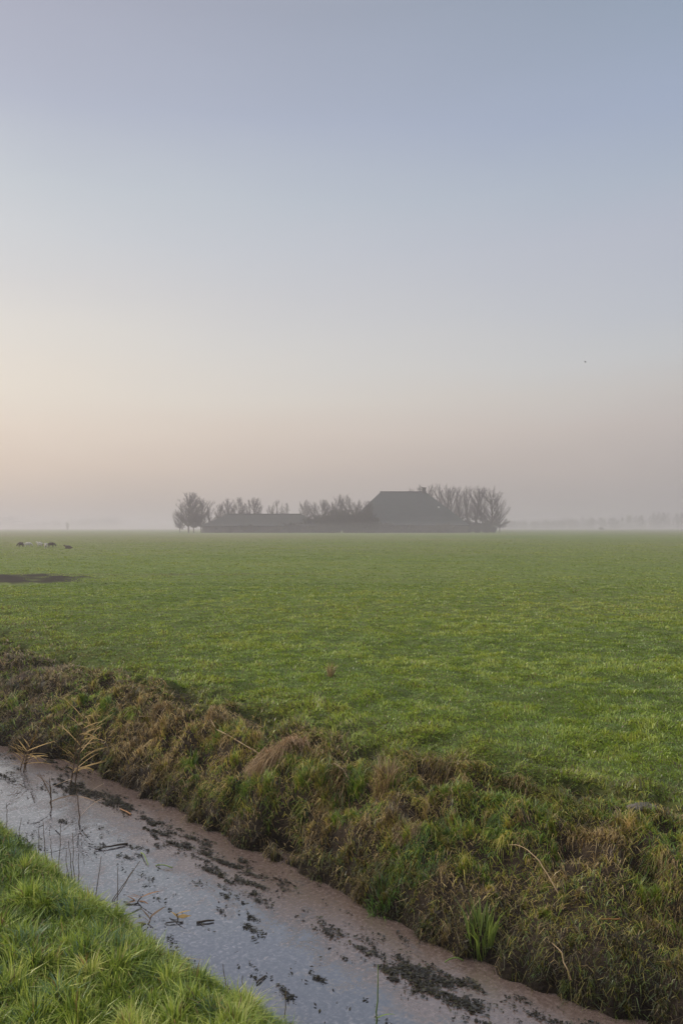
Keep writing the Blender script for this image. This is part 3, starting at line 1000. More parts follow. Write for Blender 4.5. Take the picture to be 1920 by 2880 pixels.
# ------------------------------------------------------------------ trees
def grow(seed, H, style):
    """Bare tree of height H: (trunk tubes, crown tubes). Limbs curve out from the trunk to points spread through the crown's volume."""
    r = random.Random(seed)
    trunk, crown = Tubes(), Tubes()
    S = dict(
        round=dict(c=0.58, rz=0.42, rx=0.34, limbs=84, up=0.20, low=0.14, sub=13, tw=14, tr=0.0095),
        poplar=dict(c=0.60, rz=0.40, rx=0.24, limbs=66, up=0.42, low=0.24, sub=11, tw=13, tr=0.0068),
        spread=dict(c=0.55, rz=0.45, rx=0.46, limbs=84, up=0.12, low=0.14, sub=12, tw=12, tr=0.0080),
        sparse=dict(c=0.62, rz=0.38, rx=0.22, limbs=24, up=0.55, low=0.25, sub=9, tw=8, tr=0.013),
    )[style]
    # trunk
    pts, p = [Vector((0, 0, -0.2))], Vector((0, 0, -0.2))
    d = Vector((r.uniform(-.06, .06), r.uniform(-.06, .06), 1)).normalized()
    tl = H * (0.92 if style in ('poplar', 'sparse') else 0.72)
    for k in range(8):
        d = (d + Vector((r.gauss(0, .06), r.gauss(0, .06), 0.08))).normalized()
        p = p + d * tl / 8
        pts.append(p)
    trunk.line(pts, H * 0.022, H * 0.006)

    def on_trunk(z):
        for a_, b_ in zip(pts, pts[1:]):
            if b_.z >= z:
                return a_.lerp(b_, max(0, (z - a_.z) / max(b_.z - a_.z, 1e-3)))
        return pts[-1]
    lump = [(r.uniform(0, 6.28), r.uniform(-.8, .9), r.uniform(.7, 1.12)) for _ in range(9)]
    for i in range(S['limbs']):
        a = r.uniform(0, 6.283)
        zz = r.uniform(-1, 1)
        near_ = min(lump, key=lambda q: abs(math.atan2(math.sin(q[0] - a), math.cos(q[0] - a))) + abs(q[1] - zz))
        rr = math.sqrt(max(0, 1 - zz * zz * 0.96)) * (0.5 + 0.5 * near_[2]) * (r.uniform(0.86, 1.0) if r.random() < .7 else r.uniform(.45, .9))
        if style == 'poplar':
            rr *= 0.72 + 0.33 * (zz * .5 + .5)
        e = Vector((math.cos(a) * rr * S['rx'] * H, math.sin(a) * rr * S['rx'] * H, H * (S['c'] + zz * S['rz'] * 0.97)))
        hz = math.hypot(e.x, e.y)
        b0 = on_trunk(max(H * S['low'] * r.uniform(.9, 1.5), min(e.z - hz * (0.5 + S['up'] * 2) - 0.06 * H, tl * 0.93)))
        L = (e - b0).length
        c1 = b0.lerp(e, 0.45) + Vector((e.x, e.y, 0)) * (0.22 * S['up'] + .08) + Vector((r.gauss(0, .05), r.gauss(0, .05), r.gauss(0, .04))) * L
        lp = []
        for k in range(7):
            t = k / 6
            lp.append((b0 * (1 - t) ** 2 + c1 * 2 * t * (1 - t) + e * t * t) + Vector((r.gauss(0, .012), r.gauss(0, .012), r.gauss(0, .012))) * L * (1 if k else 0))
        r0 = max(0.045, L * 0.018)
        crown.line(lp, r0, 0.02)
        for j_ in range(S['sub']):
            t = 0.25 + 0.75 * (j_ + r.random()) / S['sub']
            k = min(int(t * 6), 5)
            q = lp[k].lerp(lp[k + 1], t * 6 - k)
            dd = (lp[k + 1] - lp[k]).normalized()
            dv = (dd + Vector((r.gauss(0, .75), r.gauss(0, .75), r.gauss(.1, .6) + S['up'] * .4))).normalized()
            sl_ = H * r.uniform(.035, .085)
            q1 = q + dv * sl_ * .5
            dv = (dv + Vector((r.gauss(0, .2), r.gauss(0, .2), .12 + S['up'] * .3))).normalized()
            q2 = q1 + dv * sl_ * .5
            crown.line([q, q1, q2], S['tr'] * 1.8, S['tr'])
            for m_ in range(S['tw']):
                t2 = r.random()
                g0 = q.lerp(q1, t2 * 2) if t2 < .5 else q1.lerp(q2, t2 * 2 - 1)
                gd = (dv * .8 + Vector((r.gauss(0, .75), r.gauss(0, .75), r.gauss(.1, .6) + S['up'] * .4))).normalized()
                crown.add(g0, g0 + gd * H * r.uniform(.015, .045), S['tr'], S['tr'] * 0.5)
    return trunk, crown


PROTO = {}


def tree_proto(style, k):
    key = (style, k)
    if key not in PROTO:
        tr, cr = grow(100 * k + len(style), 12.0, style)
        zmax = max(max(s[2], s[5]) for s in cr.seg)
        wid = max(s[3] for s in cr.seg) - min(s[3] for s in cr.seg)
        PROTO[key] = (tr.mesh('trunk', 6), cr.mesh('crown', 3), zmax, wid)
    return PROTO[key]


def bushes_proto(k):
    key = ('bush', k)
    if key not in PROTO:
        r = random.Random(900 + k)
        t = Tubes()
        for s in range(34):
            a, lean = r.uniform(0, 6.283), r.uniform(0.05, 0.9)
            p = Vector((r.gauss(0, .35), r.gauss(0, .35), -0.1))
            d = Vector((math.cos(a) * lean, math.sin(a) * lean, 1)).normalized()
            L = r.uniform(2.2, 4.2)
            q = p
            pts = [p]
            for i in range(5):
                d = (d + Vector((r.gauss(0, .12), r.gauss(0, .12), .03))).normalized()
                q = q + d * L / 5
                pts.append(q)
            t.line(pts, 0.06, 0.03)
            for i in range(52):
                tt = r.uniform(0.05, 1) * 4.999
                b0 = pts[int(tt)].lerp(pts[int(tt) + 1], tt % 1)
                dd = (Vector((r.gauss(0, 1), r.gauss(0, 1), r.gauss(.6, .7)))).normalized()
                b1 = b0 + dd * r.uniform(.25, .75)
                t.add(b0, b1, 0.036, 0.022)
                for j in range(2):
                    e = b0.lerp(b1, r.uniform(.3, 1))
                    t.add(e, e + Vector((r.gauss(0, .2), r.gauss(0, .2), r.gauss(.12, .2))), 0.032, 0.02)
        zmax = max(s[5] for s in t.seg)
        wid = max(s[3] for s in t.seg) - min(s[3] for s in t.seg)
        PROTO[key] = (t.mesh('shrub', 3), None, zmax, wid)
    return PROTO[key]


def place(px, Y):
    return ((px - 960) / 2240 * Y, Y)


def top_z(py, Y):
    return 1.8 + (1484 - py) / 2240 * Y


def tree(px, top, Y, style, k, width, label, group, rot=None, mat=None):
    tm, cm, zm, wd = tree_proto(style, k)
    x, y = place(px, Y)
    z = float(z_at(x, y))
    root = empty('bare_tree', (x, y, z))
    sz = (top_z(top, Y) - z) / zm
    sw = width * {'round': 1.12, 'poplar': 1.3, 'spread': 1.0, 'sparse': 1.2}[style] / wd
    root.scale = (sw, sw, sz)
    root.rotation_euler = (0, 0, rot if rot is not None else random.Random(int(px)).uniform(0, 6.28))
    link('trunk', tm, M_BARK, root)
    link('crown', cm, mat or M_TWIG, root)
    tag(root, label, 'tree', group)


def shrub(px, top, Y, k, width, label, group='shrubs round the farmstead'):
    me, _, zm, wd = bushes_proto(k)
    x, y = place(px, Y)
    z = float(z_at(x, y))
    o = link('shrub', me, M_SHRUB)
    o.location = (x, y, z)
    o.scale = (width / wd, width / wd, (top_z(top, Y) - z) / zm)
    o.rotation_euler = (0, 0, random.Random(int(px) + 1).uniform(0, 6.28))
    tag(o, label, 'shrub', group)


G1 = 'bare trees left of and behind the low barn'
tree(531, 1381, 288, 'round', 1, 10.0, 'largest rounded bare tree at the left end of the farmstead', G1)
tree(566, 1394, 290, 'round', 2, 7.5, 'rounded bare tree touching the right side of the largest left tree', G1)
tree(506, 1412, 286, 'spread', 3, 6.5, 'low bare tree bulging out at the far left of the farmstead', G1)
tree(545, 1402, 292, 'round', 3, 7.0, 'bare tree half hidden behind the largest rounded left tree', G1)
tree(596, 1404, 294, 'sparse', 1, 5.0, 'slim bare tree where the low barn roof starts to rise at left', G1)
tree(622, 1410, 300, 'round', 2, 6.0, 'low bare tree over the left hip of the low barn', G1)
tree(648, 1397, 302, 'poplar', 1, 5.5, 'bare upright tree over the left end of the low barn ridge', G1)
tree(672, 1395, 303, 'poplar', 2, 5.5, 'second bare upright tree from the left over the low barn ridge', G1)
tree(696, 1402, 304, 'sparse', 2, 5.0, 'thin bare tree between the upright trees and the rounded one over the barn ridge', G1)
tree(716, 1396, 302, 'round', 1, 6.5, 'rounded bare tree over the middle of the low barn ridge', G1)
tree(764, 1408, 303, 'sparse', 3, 4.0, 'sparse small bare tree, first after the gap over the low barn ridge', G1)
tree(782, 1402, 304, 'sparse', 1, 4.2, 'tallest of the sparse trees over the right half of the low barn ridge', G1)
tree(803, 1412, 303, 'sparse', 2, 4.5, 'sparse bare tree leaning at the right end of the low barn ridge', G1)
G2 = 'bare trees between the low barn and the farmhouse'
tree(856, 1402, 300, 'round', 3, 6.5, 'pale branchy tree just right of the low barn ridge', G2)
tree(880, 1408, 292, 'spread', 1, 6.0, 'low spreading tree in front of the right end of the low barn', G2)
tree(906, 1402, 300, 'round', 1, 6.5, 'branchy rounded tree halfway between low barn and farmhouse', G2)
tree(932, 1408, 296, 'round', 2, 6.0, 'darker tree to the left of the tallest tree between barn and farmhouse', G2)
tree(953, 1386, 298, 'round', 3, 6.0, 'tallest bare tree between barn and farmhouse', G2)
tree(972, 1387, 300, 'poplar', 3, 5.0, 'upright bare tree right beside the tallest tree between barn and farmhouse', G2)
tree(1004, 1402, 280, 'round', 2, 6.5, 'bare tree close to the left slope of the farmhouse roof', G2)
tree(1030, 1406, 279, 'round', 1, 6.0, 'bare tree whose crown touches the left slope of the farmhouse roof', G2)
G3 = 'bare poplars right of and behind the farmhouse'
tree(1158, 1368, 330, 'poplar', 1, 5.0, 'faint bare poplar rising behind the farmhouse ridge', G3)
tree(1180, 1359, 328, 'poplar', 2, 5.0, 'faint bare poplar rising behind the chimney', G3)
labs = ['bare poplar right behind the roof edge beside the chimney', 'second bare poplar to the right of the chimney', 'third bare poplar to the right of the chimney',
        'fourth bare poplar to the right of the chimney', 'fifth bare poplar to the right of the chimney', 'sixth bare poplar to the right of the chimney',
        'dark trunked bare poplar, third from the right end of the poplar row', 'slim bare poplar beside the leaning tree at the right end of the row']
for k, (px, top, Y, w) in enumerate([(1211, 1356, 320, 4.5), (1229, 1356, 322, 4.8), (1251, 1358, 316, 4.5), (1272, 1360, 320, 4.8), (1297, 1362, 312, 5.2), (1317, 1363, 318, 4.6), (1335, 1361, 308, 5.4), (1356, 1362, 312, 5.0)]):
    tree(px, top, Y, 'poplar', 1 + k % 4, w, labs[k], G3)
tree(1378, 1363, 306, 'spread', 2, 14.0, 'widest bare tree with rounded spreading crown at the right end of the poplar row', G3, rot=0.6)
tree(1404, 1396, 310, 'spread', 4, 9.0, 'low bare tree reaching out farthest right beyond the poplars', G3, rot=2.0)

shrub(868, 1452, 283, 1, 7, 'low brown shrub at the right end of the low barn')
shrub(895, 1440, 284, 2, 7, 'brown shrub right of the low barn')
shrub(922, 1432, 283, 3, 7.5, 'grey brown shrub below the darker tree between barn and farmhouse')
shrub(948, 1424, 285, 1, 7.5, 'tall dense shrub below the tallest tree between barn and farmhouse')
shrub(974, 1426, 283, 2, 7.5, 'dense shrub right of the tall dense one')
shrub(1000, 1422, 285, 3, 8, 'dense shrub at the left foot of the farmhouse roof')
shrub(1026, 1432, 282, 1, 7, 'shrub in front of the left corner of the farmhouse')
shrub(1050, 1452, 279, 2, 6, 'yellowish shrub before the farmhouse wall')
shrub(590, 1478, 280, 3, 5, 'low shrub at the left eaves of the low barn')
shrub(1290, 1448, 290, 2, 7, 'shrub at the right eaves of the farmhouse')
shrub(1318, 1454, 292, 3, 7, 'shrub right of the one at the farmhouse eaves')
shrub(1342, 1464, 290, 1, 6, 'low shrub beneath the dark trunked poplar')
shrub(1368, 1466, 288, 2, 6, 'dark low shrub at the foot of the widest tree')
shrub(1386, 1474, 287, 3, 4, 'smallest dark shrub, last before the open field at right')
for k, (px, tp, wd_, lb) in enumerate([(1085, 1468, 6, 'low hedge shrub before the farmhouse wall right of the yellowish one'), (1118, 1474, 7, 'low hedge shrub under the left half of the farmhouse roof'),
                                       (1158, 1471, 8, 'low hedge shrub under the middle of the farmhouse roof'), (1200, 1475, 8, 'low hedge shrub under the chimney side of the farmhouse roof'),
                                       (1245, 1468, 9, 'hedge shrub under the right half of the farmhouse roof'), (640, 1476, 8, 'low hedge shrub before the left half of the low barn'),
                                       (700, 1473, 9, 'low hedge shrub before the middle of the low barn'), (770, 1475, 8, 'low hedge shrub before the right half of the low barn'), (825, 1464, 8, 'hedge shrub at the right eaves of the low barn'), (1034, 1434, 8, 'tall shrub hiding the lower left slope of the farmhouse roof'), (908, 1468, 9, 'broad low shrub in the gap right of the low barn'),
                                       (936, 1466, 9, 'broad low shrub halfway between the low barn and the farmhouse'), (1012, 1462, 9, 'broad shrub filling the foot of the trees at the left corner of the farmhouse')]):
    shrub(px, tp, 279, 1 + k % 3, wd_, lb)
shrub(191, 1468, 620, 1, 2.6, 'tiny lone bush far off in the mist at left', None)
shrub(1690, 1481, 600, 2, 5, 'tiny flat bush far off on the misty field edge at right', None)


# ------------------------------------------------------------------ farm buildings
def hip_roof(x0, x1, y0, y1, zE, rx0, rx1, ry, zR, over=0.5, thick=0.28):
    m = MB()
    A, B, C, D = (x0 - over, y0 - over, zE), (x1 + over, y0 - over, zE), (x1 + over, y1 + over, zE), (x0 - over, y1 + over, zE)
    P, Q = (rx0, ry, zR), (rx1, ry, zR)
    m.poly([A, B, Q, P]).poly([B, C, Q]).poly([C, D, P, Q]).poly([D, A, P])
    lo = [(a[0], a[1], a[2] - thick) for a in (A, B, C, D)]
    for i, (a, b_) in enumerate(((A, B), (B, C), (C, D), (D, A))):
        j = (i + 1) % 4
        m.poly([lo[i], lo[j], b_, a])
    m.poly(lo[::-1])
    return m


def farmhouse():
    Yf = 284.0
    root = empty('farmhouse', (24, Yf + 13, 0))
    ox, oy, oz = root.location
    gz = float(z_at(24, 284)) - 0.3
    tag(root, 'large farmhouse with a huge dark hipped roof and low walls', 'farmhouse')

    def P(m, name, mat, par=root):
        m.v = [(a - ox, b - oy, c - oz) for a, b, c in m.v] if par is root else [(a - ox, b - oy, c - oz) for a, b, c in m.v]
        return m.build(name, mat, par)
    x0, x1, y0, y1 = 2.0, 45.0, 284.0, 310.0
    w = MB().box(x0, x1, y0, y1, gz, 2.6)
    P(w, 'wall', M_BRICK)
    roof = P(hip_roof(x0, x1, y0, y1, 2.75, 14.6, 31.3, 297, 15.2), 'roof', M_ROOF)
    P(MB().box(14.3, 31.6, 296.75, 297.25, 15.05, 15.38), 'ridge_cap', M_ROOF, roof)
    ch = MB().box(30.0, 31.4, 296.3, 297.7, 14.3, 16.6).box(29.85, 31.55, 296.15, 297.85, 16.6, 16.85)
    P(ch, 'chimney', M_BRICK, roof)
    # owl board at the left ridge end
    ob = MB().poly([(14.25, 296.0, 13.9), (14.25, 298.0, 13.9), (14.25, 297.5, 15.9), (14.25, 296.5, 15.9)]).box(14.0, 14.24, 296.8, 297.2, 15.3, 16.5)
    ob.box(14.02, 14.2, 296.1, 297.9, 13.75, 13.95)
    P(ob, 'gable_board', M_WHITE, roof)
    # skylight in the front slope
    zs = 9.1
    ys = 283.5 + (zs - 2.75) * (13.5 / 12.45)
    P(MB().box(35.0, 35.7, ys - 0.28, ys + 0.3, zs - 0.18, zs + 0.42), 'skylight', M_WHITE, roof)
    for k, xx in enumerate((6.5, 10.0, 20.5, 23.2)):
        f = P(MB().box(xx - .65, xx + .65, y0 - .06, y0 - .004, .95, 2.3), 'window', M_DOOR)
        P(MB().box(xx - .52, xx - .05, y0 - .075, y0 - .062, 1.08, 2.18).box(xx + .05, xx + .52, y0 - .075, y0 - .062, 1.08, 2.18), 'pane', M_GLASS, f)
    d = P(MB().box(28.2, 31.4, y0 - .07, y0 - .004, gz, 2.4), 'barn_door', M_DOOR)
    P(MB().box(28.05, 28.2, y0 - .09, y0 - .003, gz, 2.5).box(31.4, 31.55, y0 - .09, y0 - .003, gz, 2.5).box(28.2, 31.4, y0 - .09, y0 - .003, 2.4, 2.5), 'door_frame', M_BRICK, d)
    P(MB().box(15.5, 16.5, y0 - .06, y0 - .004, gz, 2.3), 'door', M_DOOR)
    P(MB().box(36, 39, y0 - .06, y0 - .004, gz, 2.4), 'barn_door', M_DOOR)


farmhouse()


def low_barn():
    root = empty('low_barn', (-28, 287, 0))
    ox, oy, oz = root.location
    gz = float(z_at(-28, 281)) - 0.3
    tag(root, 'long low barn with a dark hipped roof between bare trees', 'barn')

    def P(m, name, mat, par=root):
        m.v = [(a - ox, b - oy, c - oz) for a, b, c in m.v]
        return m.build(name, mat, par)
    P(MB().box(-49.0, -7.5, 280.5, 293.5, gz, 2.3), 'wall', M_BRICK)
    roof = P(hip_roof(-49.0, -7.5, 280.5, 293.5, 2.45, -41.0, -14.6, 287, 6.7, 0.45, 0.2), 'roof', M_ROOF2)
    P(MB().box(-41.2, -14.4, 286.8, 287.2, 6.6, 6.85), 'ridge_cap', M_ROOF2, roof)
    for xx in (-44, -39, -20, -15):
        f = P(MB().box(xx - .6, xx + .6, 280.44, 280.496, 1.1, 1.95), 'window', M_DOOR)
        P(MB().box(xx - .5, xx + .5, 280.42, 280.438, 1.2, 1.85), 'pane', M_GLASS, f)
    P(MB().box(-32, -28, 280.43, 280.496, gz, 2.15), 'barn_door', M_DOOR)


low_barn()


# ------------------------------------------------------------------ far woods
def far_wood(name, x0, x1, Y, prof, seed, label):
    """Dense far tree line: thousands of twigs filling uneven crowns."""
    r = np.random.default_rng(seed)
    T = Tubes()
    xs = np.arange(x0, x1, 3.2)
    for x in xs:
        xx = x + r.uniform(-2, 2)
        H = prof(xx) * r.uniform(0.75, 1.1)
        W = r.uniform(4, 7.5)
        yy = Y + r.uniform(-15, 15)
        T.add((xx, yy, -0.5), (xx, yy, H * 0.7), 0.3, 0.12)
        n = 150
        a = r.uniform(0, 6.283, n)
        t = r.random(n)
        rad = W * np.sin(np.pi * np.clip(0.18 + t * 0.82, 0, 1)) * np.sqrt(r.random(n))
        for k in range(n):
            p = np.array([xx + math.cos(a[k]) * rad[k], yy + math.sin(a[k]) * rad[k], H * (0.08 + 0.9 * t[k])])
            q = p + np.array([r.normal(0, 1.0), r.normal(0, 1.0), abs(r.normal(1.2, 0.9))])
            T.add(p, q, 0.16, 0.08)
    tag(link(name, T.mesh(name, 3), M_SHRUB), label, 'wood', kind='stuff')


far_wood('far_wood', 200, 740, 980, lambda x: 13 + 3 * math.sin(x * 0.021) + (4 if x > 375 else 0) - (6 if 336 < x < 346 else 0), 5, 'misty far wood along the horizon at right')
far_wood('far_wood', -900, -370, 1350, lambda x: 17 + 6 * math.sin(x * 0.013) + (8 if x < -540 else -3), 6, 'barely visible far wood along the misty horizon at left')


# ------------------------------------------------------------------ sheep
M_FLEECE = noisy_mat('pale_fleece', (0.42, 0.39, 0.35), (0.60, 0.57, 0.52), 18, 0.95, 0.5)
M_BROWNF = noisy_mat('brown_fleece', (0.085, 0.068, 0.056), (0.14, 0.11, 0.09), 18, 0.95, 0.5)


def sheep_mesh(name, graze, lying):
    me = bpy.data.meshes.new(name)
    leg = 0.30 if not lying else 0.02
    zb = leg + 0.26
    v = [((0, 0, zb), .24), ((0.30, 0, zb + .01), .23), ((-0.32, 0, zb + .0), .23), ((0.46, 0, zb + .05), .14)]
    e = [(0, 1), (0, 2), (1, 3)]
    if graze:
        v += [((0.62, 0, zb - .10), .10), ((0.72, 0, zb - .30), .085), ((0.76, 0, zb - .43), .05)]
    else:
        v += [((0.56, 0, zb + .20), .10), ((0.66, 0, zb + .27), .09), ((0.80, 0, zb + .20), .05)]
    e += [(3, 4), (4, 5), (5, 6)]
    for s in (-1, 1):
        i = len(v)
        v += [((v[5][0][0] - .04, s * .13, v[5][0][2] + .03), .022)]
        e += [(5, i)]
    for sx, hub in ((0.28, 1), (-0.32, 2)):
        for s in (-1, 1):
            i = len(v)
            if lying:
                v += [((sx, s * .20, zb - .16), .07), ((sx + .22, s * .22, 0.05), .035)]
            else:
                v += [((sx - .01, s * .13, leg + .02), .075), ((sx + .02, s * .13, leg * .5), .036), ((sx, s * .13, 0.0), .034)]
            e += [(hub, i)] + [(j, j + 1) for j in range(i, len(v) - 1)]
    i = len(v)
    v += [((-0.56, 0, zb + .02), .05), ((-0.62, 0, zb - .14), .035)]
    e += [(2, i), (i, i + 1)]
    me.from_pydata([p for p, _ in v], e, [])
    return me, [q for _, q in v]


def sheep(px, py, az, graze, lying, mat, label):
    Y = 1.8 * 2240 / (py - 1484)
    x, y = place(px, Y)
    me, rad = sheep_mesh('sheep', graze, lying)
    o = link('sheep', me, mat)
    sk = o.modifiers.new('skin', 'SKIN')
    for k, q in enumerate(rad):
        me.skin_vertices[0].data[k].radius = (q, q)
    me.skin_vertices[0].data[0].use_root = True
    sk.use_smooth_shade = True
    sb = o.modifiers.new('smooth', 'SUBSURF')
    sb.levels = sb.render_levels = 2
    o.location = (x, y, float(z_at(x, y)))
    o.rotation_euler = (0, 0, az)
    o.scale = (0.58, 0.58, 0.58)
    tag(o, label, 'sheep', 'sheep grazing far off in the pasture')


sheep(61, 1539, 3.0, True, False, M_BROWNF, 'dark brown sheep, leftmost of the far flock')
sheep(79, 1539, 0.3, True, False, M_FLEECE, 'pale sheep right next to the leftmost dark sheep')
sheep(114, 1539, 2.8, False, False, M_FLEECE, 'pale sheep with raised head at the left of the middle cluster')
sheep(130, 1543, 1.9, True, False, M_FLEECE, 'pale sheep seen from behind in the middle of the flock')
sheep(145, 1540, 0.2, True, False, M_BROWNF, 'dark sheep grazing at the right of the middle cluster')
sheep(194, 1544, 3.0, False, True, M_BROWNF, 'dark brown sheep lying alone at the right of the flock')


# ------------------------------------------------------------------ bird
def bird():
    m = MB()
    prof = [(-.13, .006), (-.07, .022), (0, .034), (.06, .028), (.09, .020), (.115, .018), (.135, .004)]
    V, ct, lo = [], [], []
    for xx, rr in prof:
        for k in range(8):
            a = 2 * math.pi * k / 8
            V.append((xx, rr * math.cos(a), rr * math.sin(a)))
    for i in range(len(prof) - 1):
        for k in range(8):
            k2 = (k + 1) % 8
            lo += [i * 8 + k, i * 8 + k2, i * 8 + 8 + k2, i * 8 + 8 + k]
            ct.append(4)
    for s in (-1, 1):
        b0 = len(V)
        V += [(.05, s * .02, .015), (.055, s * .10, .055), (-.01, s * .21, .03), (-.045, s * .11, .045), (-.05, s * .02, .012)]
        V += [(a, b_, c - .006) for a, b_, c in V[b0:b0 + 5]]
        lo += [b0, b0 + 1, b0 + 2, b0 + 3, b0 + 4] + [b0 + 9, b0 + 8, b0 + 7, b0 + 6, b0 + 5]
        ct += [5, 5]
        for k in range(5):
            k2 = (k + 1) % 5
            lo += [b0 + k2, b0 + k, b0 + 5 + k, b0 + 5 + k2]
            ct.append(4)
    b0 = len(V)
    V += [(-.11, -.012, 0), (-.19, -.03, 0), (-.19, .03, 0), (-.11, .012, 0)]
    lo += [b0, b0 + 1, b0 + 2, b0 + 3]
    ct.append(4)
    o = link('bird', np_mesh('bird', np.array(V), ct, lo, True), noisy_mat('dark_plumage', (0.05, 0.05, 0.05), (0.1, 0.1, 0.1), 20))
    Y = 62
    o.location = ((1647 - 960) / 2240 * Y, Y, 1.8 + (1484 - 1016) / 2240 * Y)
    o.rotation_euler = (0.5, 0.1, 2.4)
    o.scale = (0.62, 0.62, 0.62)
    tag(o, 'small dark bird flying alone in the sky', 'bird')


bird()


# ------------------------------------------------------------------ haze
def haze():
    m, nt, out = new_mat('haze_air')
    pv = nd(nt, 'ShaderNodeVolumePrincipled')
    pv.inputs['Color'].default_value = (0.635, 0.620, 0.680, 1)
    pv.inputs['Density'].default_value = 0.00155
    pv.inputs['Anisotropy'].default_value = 0.25
    lk(nt, pv.outputs[0], out.inputs['Volume'])
    mb = MB().box(-2750, 2750, -2750, 2750, -2.2, 21.5)
    o = mb.build('haze', m)
    o.rotation_euler = (0, 0, TH)
    tag(o, 'thin pale morning mist over the fields', 'haze', kind='stuff')


haze()


def ground_mist():
    """Low mist with an uneven top, thin near the ditch and deeper towards the farm."""
    m, nt, out = new_mat('mist_air')
    pv = nd(nt, 'ShaderNodeVolumePrincipled')
    pv.inputs['Color'].default_value = (0.66, 0.645, 0.695, 1)
    pv.inputs['Density'].default_value = 0.0009
    pv.inputs['Anisotropy'].default_value = 0.25
    lk(nt, pv.outputs[0], out.inputs['Volume'])
    xs = np.linspace(-900, 900, 61)
    ys = np.concatenate([np.linspace(24, 300, 24), np.linspace(330, 1700, 30)])
    X, Y = np.meshgrid(xs, ys, indexing='ij')
    top = 0.35 + 4.6 * sstep(24, 300, Y) + 4.2 * sstep(24, 240, Y) * fbm(X, Y, 65, 3, 201) + 1.0 * sstep(0, -150, X) * sstep(120, 400, Y)
    top = np.clip(top, 0.25, 11)
    nx, ny = X.shape
    V = np.concatenate([np.stack([X, Y, top], -1).reshape(-1, 3), np.stack([X, Y, top * 0 - 1.3], -1).reshape(-1, 3)])
    idx = np.arange(nx * ny).reshape(nx, ny)
    q = np.stack([idx[:-1, :-1], idx[1:, :-1], idx[1:, 1:], idx[:-1, 1:]], -1).reshape(-1, 4)
    k = nx * ny
    faces = [q, q[:, ::-1] + k]
    for line in (idx[:, 0], idx[-1, :], idx[::-1, -1], idx[0, ::-1]):
        a, b_ = line[:-1], line[1:]
        faces.append(np.stack([a + k, b_ + k, b_, a], -1))
    Q = np.concatenate(faces)
    o = link('ground_mist', np_mesh('ground_mist', V, np.full(len(Q), 4), Q.ravel()), m)
    tag(o, 'low layer of pale ground mist on the far pasture round the farmstead', 'mist', kind='stuff')


ground_mist()


# ------------------------------------------------------------------ sky
SUN_AZ, SUN_EL = R(-68), R(16)        # left of the view, just above the horizon


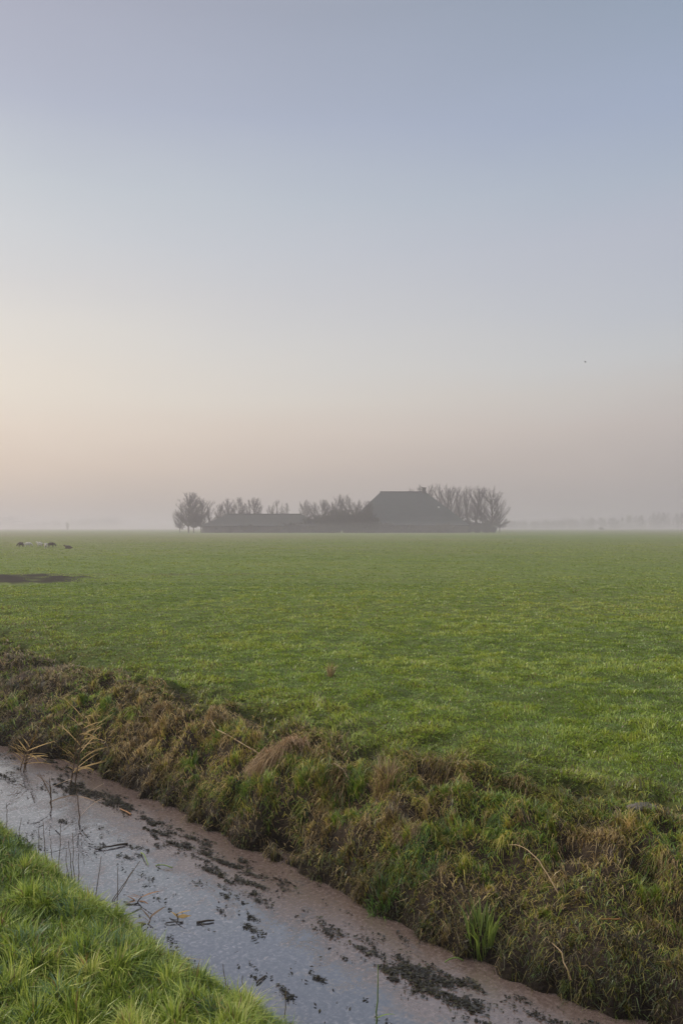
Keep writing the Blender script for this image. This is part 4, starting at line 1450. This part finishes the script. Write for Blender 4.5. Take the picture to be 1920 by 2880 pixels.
def world():
    w = bpy.data.worlds.new('World')
    SC.world = w
    w.use_nodes = True
    nt = w.node_tree
    nt.nodes.clear()
    out = nd(nt, 'ShaderNodeOutputWorld')
    bg = nd(nt, 'ShaderNodeBackground')
    tc = nd(nt, 'ShaderNodeTexCoord')
    sx = nd(nt, 'ShaderNodeSeparateXYZ')
    lk(nt, tc.outputs['Generated'], sx.inputs[0])

    def M(op, a, b=None, c=None):
        n = nd(nt, 'ShaderNodeMath', operation=op)
        for i, val in enumerate((a, b, c)):
            if val is None:
                continue
            if isinstance(val, (int, float)):
                n.inputs[i].default_value = val
            else:
                lk(nt, val, n.inputs[i])
        return n.outputs[0]
    el = M('DIVIDE', M('ARCSINE', sx.outputs[2]), R(90))
    el = M('MAXIMUM', el, 0.0)
    az = M('ARCTAN2', sx.outputs[0], sx.outputs[1])
    # soft uneven high cloud
    ns = nd(nt, 'ShaderNodeTexNoise', ins={'Scale': 2.2, 'Detail': 4, 'Roughness': 0.5})
    mp = nd(nt, 'ShaderNodeMapping')
    mp.inputs['Scale'].default_value = (1, 1, 4)
    lk(nt, tc.outputs['Generated'], mp.inputs[0])
    lk(nt, mp.outputs[0], ns.inputs['Vector'])
    el = M('ADD', el, M('MULTIPLY', M('SUBTRACT', ns.outputs['Fac'], 0.5), 0.045))
    d = lambda e: max(0, e) / 90
    LR = ramp(nt, [(d(e), lin(*c)) for e, c in ((0, (190, 177, 169)), (4.5, (227, 207, 191)), (6.9, (236, 219, 203)), (9.3, (238, 227, 213)), (13.2, (231, 225, 217)), (16.3, (221, 218, 216)),
                   (19.3, (212, 214, 217)), (22.1, (203, 208, 214)), (27.5, (184, 189, 205)), (33.5, (174, 176, 192)), (60, (180, 176, 172)))])
    RR = ramp(nt, [(d(e), lin(*c)) for e, c in ((0, (162, 159, 161)), (4.5, (184, 175, 173)), (6.9, (197, 187, 183)), (9.3, (202, 197, 194)), (11.7, (201, 202, 204)), (15, (193, 197, 206)),
                   (19.3, (186, 191, 205)), (22.1, (177, 187, 203)), (27, (165, 177, 200)), (33.5, (149, 163, 182)), (60, (178, 175, 173)))])
    lk(nt, el, LR.inputs[0])
    lk(nt, el, RR.inputs[0])
    f = nd(nt, 'ShaderNodeMapRange', ins={1: R(-24), 2: R(24), 3: 0, 4: 1})
    lk(nt, az, f.inputs[0])
    mx = nd(nt, 'ShaderNodeMix', data_type='RGBA')
    lk(nt, f.outputs[0], mx.inputs[0])
    lk(nt, LR.outputs[0], mx.inputs[6])
    lk(nt, RR.outputs[0], mx.inputs[7])
    # physical sky with the same sun, mixed in lightly
    sk = nd(nt, 'ShaderNodeTexSky', sky_type='NISHITA')
    sk.sun_disc = False
    sk.sun_elevation = SUN_EL
    sk.sun_rotation = SUN_AZ
    sk.dust_density = 3
    skm = nd(nt, 'ShaderNodeVectorMath', operation='SCALE')
    skm.inputs['Scale'].default_value = 0.10
    lk(nt, sk.outputs[0], skm.inputs[0])
    mk = nd(nt, 'ShaderNodeMix', data_type='RGBA', ins={0: 0.10})
    lk(nt, mx.outputs[2], mk.inputs[6])
    lk(nt, skm.outputs[0], mk.inputs[7])
    # brighter overhead and round the sun, both out of the picture
    top = nd(nt, 'ShaderNodeMapRange', interpolation_type='SMOOTHSTEP', ins={1: 36 / 90, 2: 70 / 90, 3: 0.0, 4: 3.4})
    lk(nt, el, top.inputs[0])
    sv = nd(nt, 'ShaderNodeVectorMath', operation='DOT_PRODUCT')
    lk(nt, tc.outputs['Generated'], sv.inputs[0])
    sv.inputs[1].default_value = (math.sin(SUN_AZ) * math.cos(SUN_EL), math.cos(SUN_AZ) * math.cos(SUN_EL), math.sin(SUN_EL))
    gl = M('MULTIPLY', M('POWER', M('MAXIMUM', sv.outputs['Value'], 0.0), 20.0), 2.6)
    s = M('ADD', M('ADD', 1.0, top.outputs[0]), gl)
    fin = nd(nt, 'ShaderNodeVectorMath', operation='SCALE')
    lk(nt, mk.outputs[2], fin.inputs[0])
    lk(nt, s, fin.inputs['Scale'])
    lk(nt, fin.outputs[0], bg.inputs['Color'])
    bg.inputs['Strength'].default_value = 1.0
    lk(nt, bg.outputs[0], out.inputs['Surface'])


world()
sl = bpy.data.lights.new('sun', 'SUN')
sl.energy = 3.0
sl.angle = R(12)
sl.color = (1.0, 0.86, 0.70)
so = bpy.data.objects.new('sun', sl)
COL.objects.link(so)
dirv = Vector((math.sin(SUN_AZ) * math.cos(SUN_EL), math.cos(SUN_AZ) * math.cos(SUN_EL), math.sin(SUN_EL)))
so.rotation_euler = (-dirv).to_track_quat('-Z', 'Y').to_euler()
so.location = (-30, 20, 18)

# ------------------------------------------------------------------ camera
cam = bpy.data.cameras.new('camera')
co = bpy.data.objects.new('camera', cam)
COL.objects.link(co)
co.location = (0, 0, EYE)
co.rotation_euler = (R(90 + 1.13), 0, 0)
cam.sensor_fit = 'VERTICAL'
cam.sensor_height = 36
cam.lens = 28
cam.clip_start = 0.05
cam.clip_end = 12000
SC.camera = co

vs = SC.view_settings
vs.view_transform = 'Standard'
vs.look = 'None'
vs.exposure = 0.0
vs.gamma = 1.0
SC.render.engine = 'CYCLES'
cy = SC.cycles
cy.use_denoising = True
cy.max_bounces = 5
cy.diffuse_bounces = 3
cy.glossy_bounces = 2
cy.transmission_bounces = 3
cy.volume_bounces = 1
cy.transparent_max_bounces = 48
cy.caustics_reflective = False
cy.caustics_refractive = False
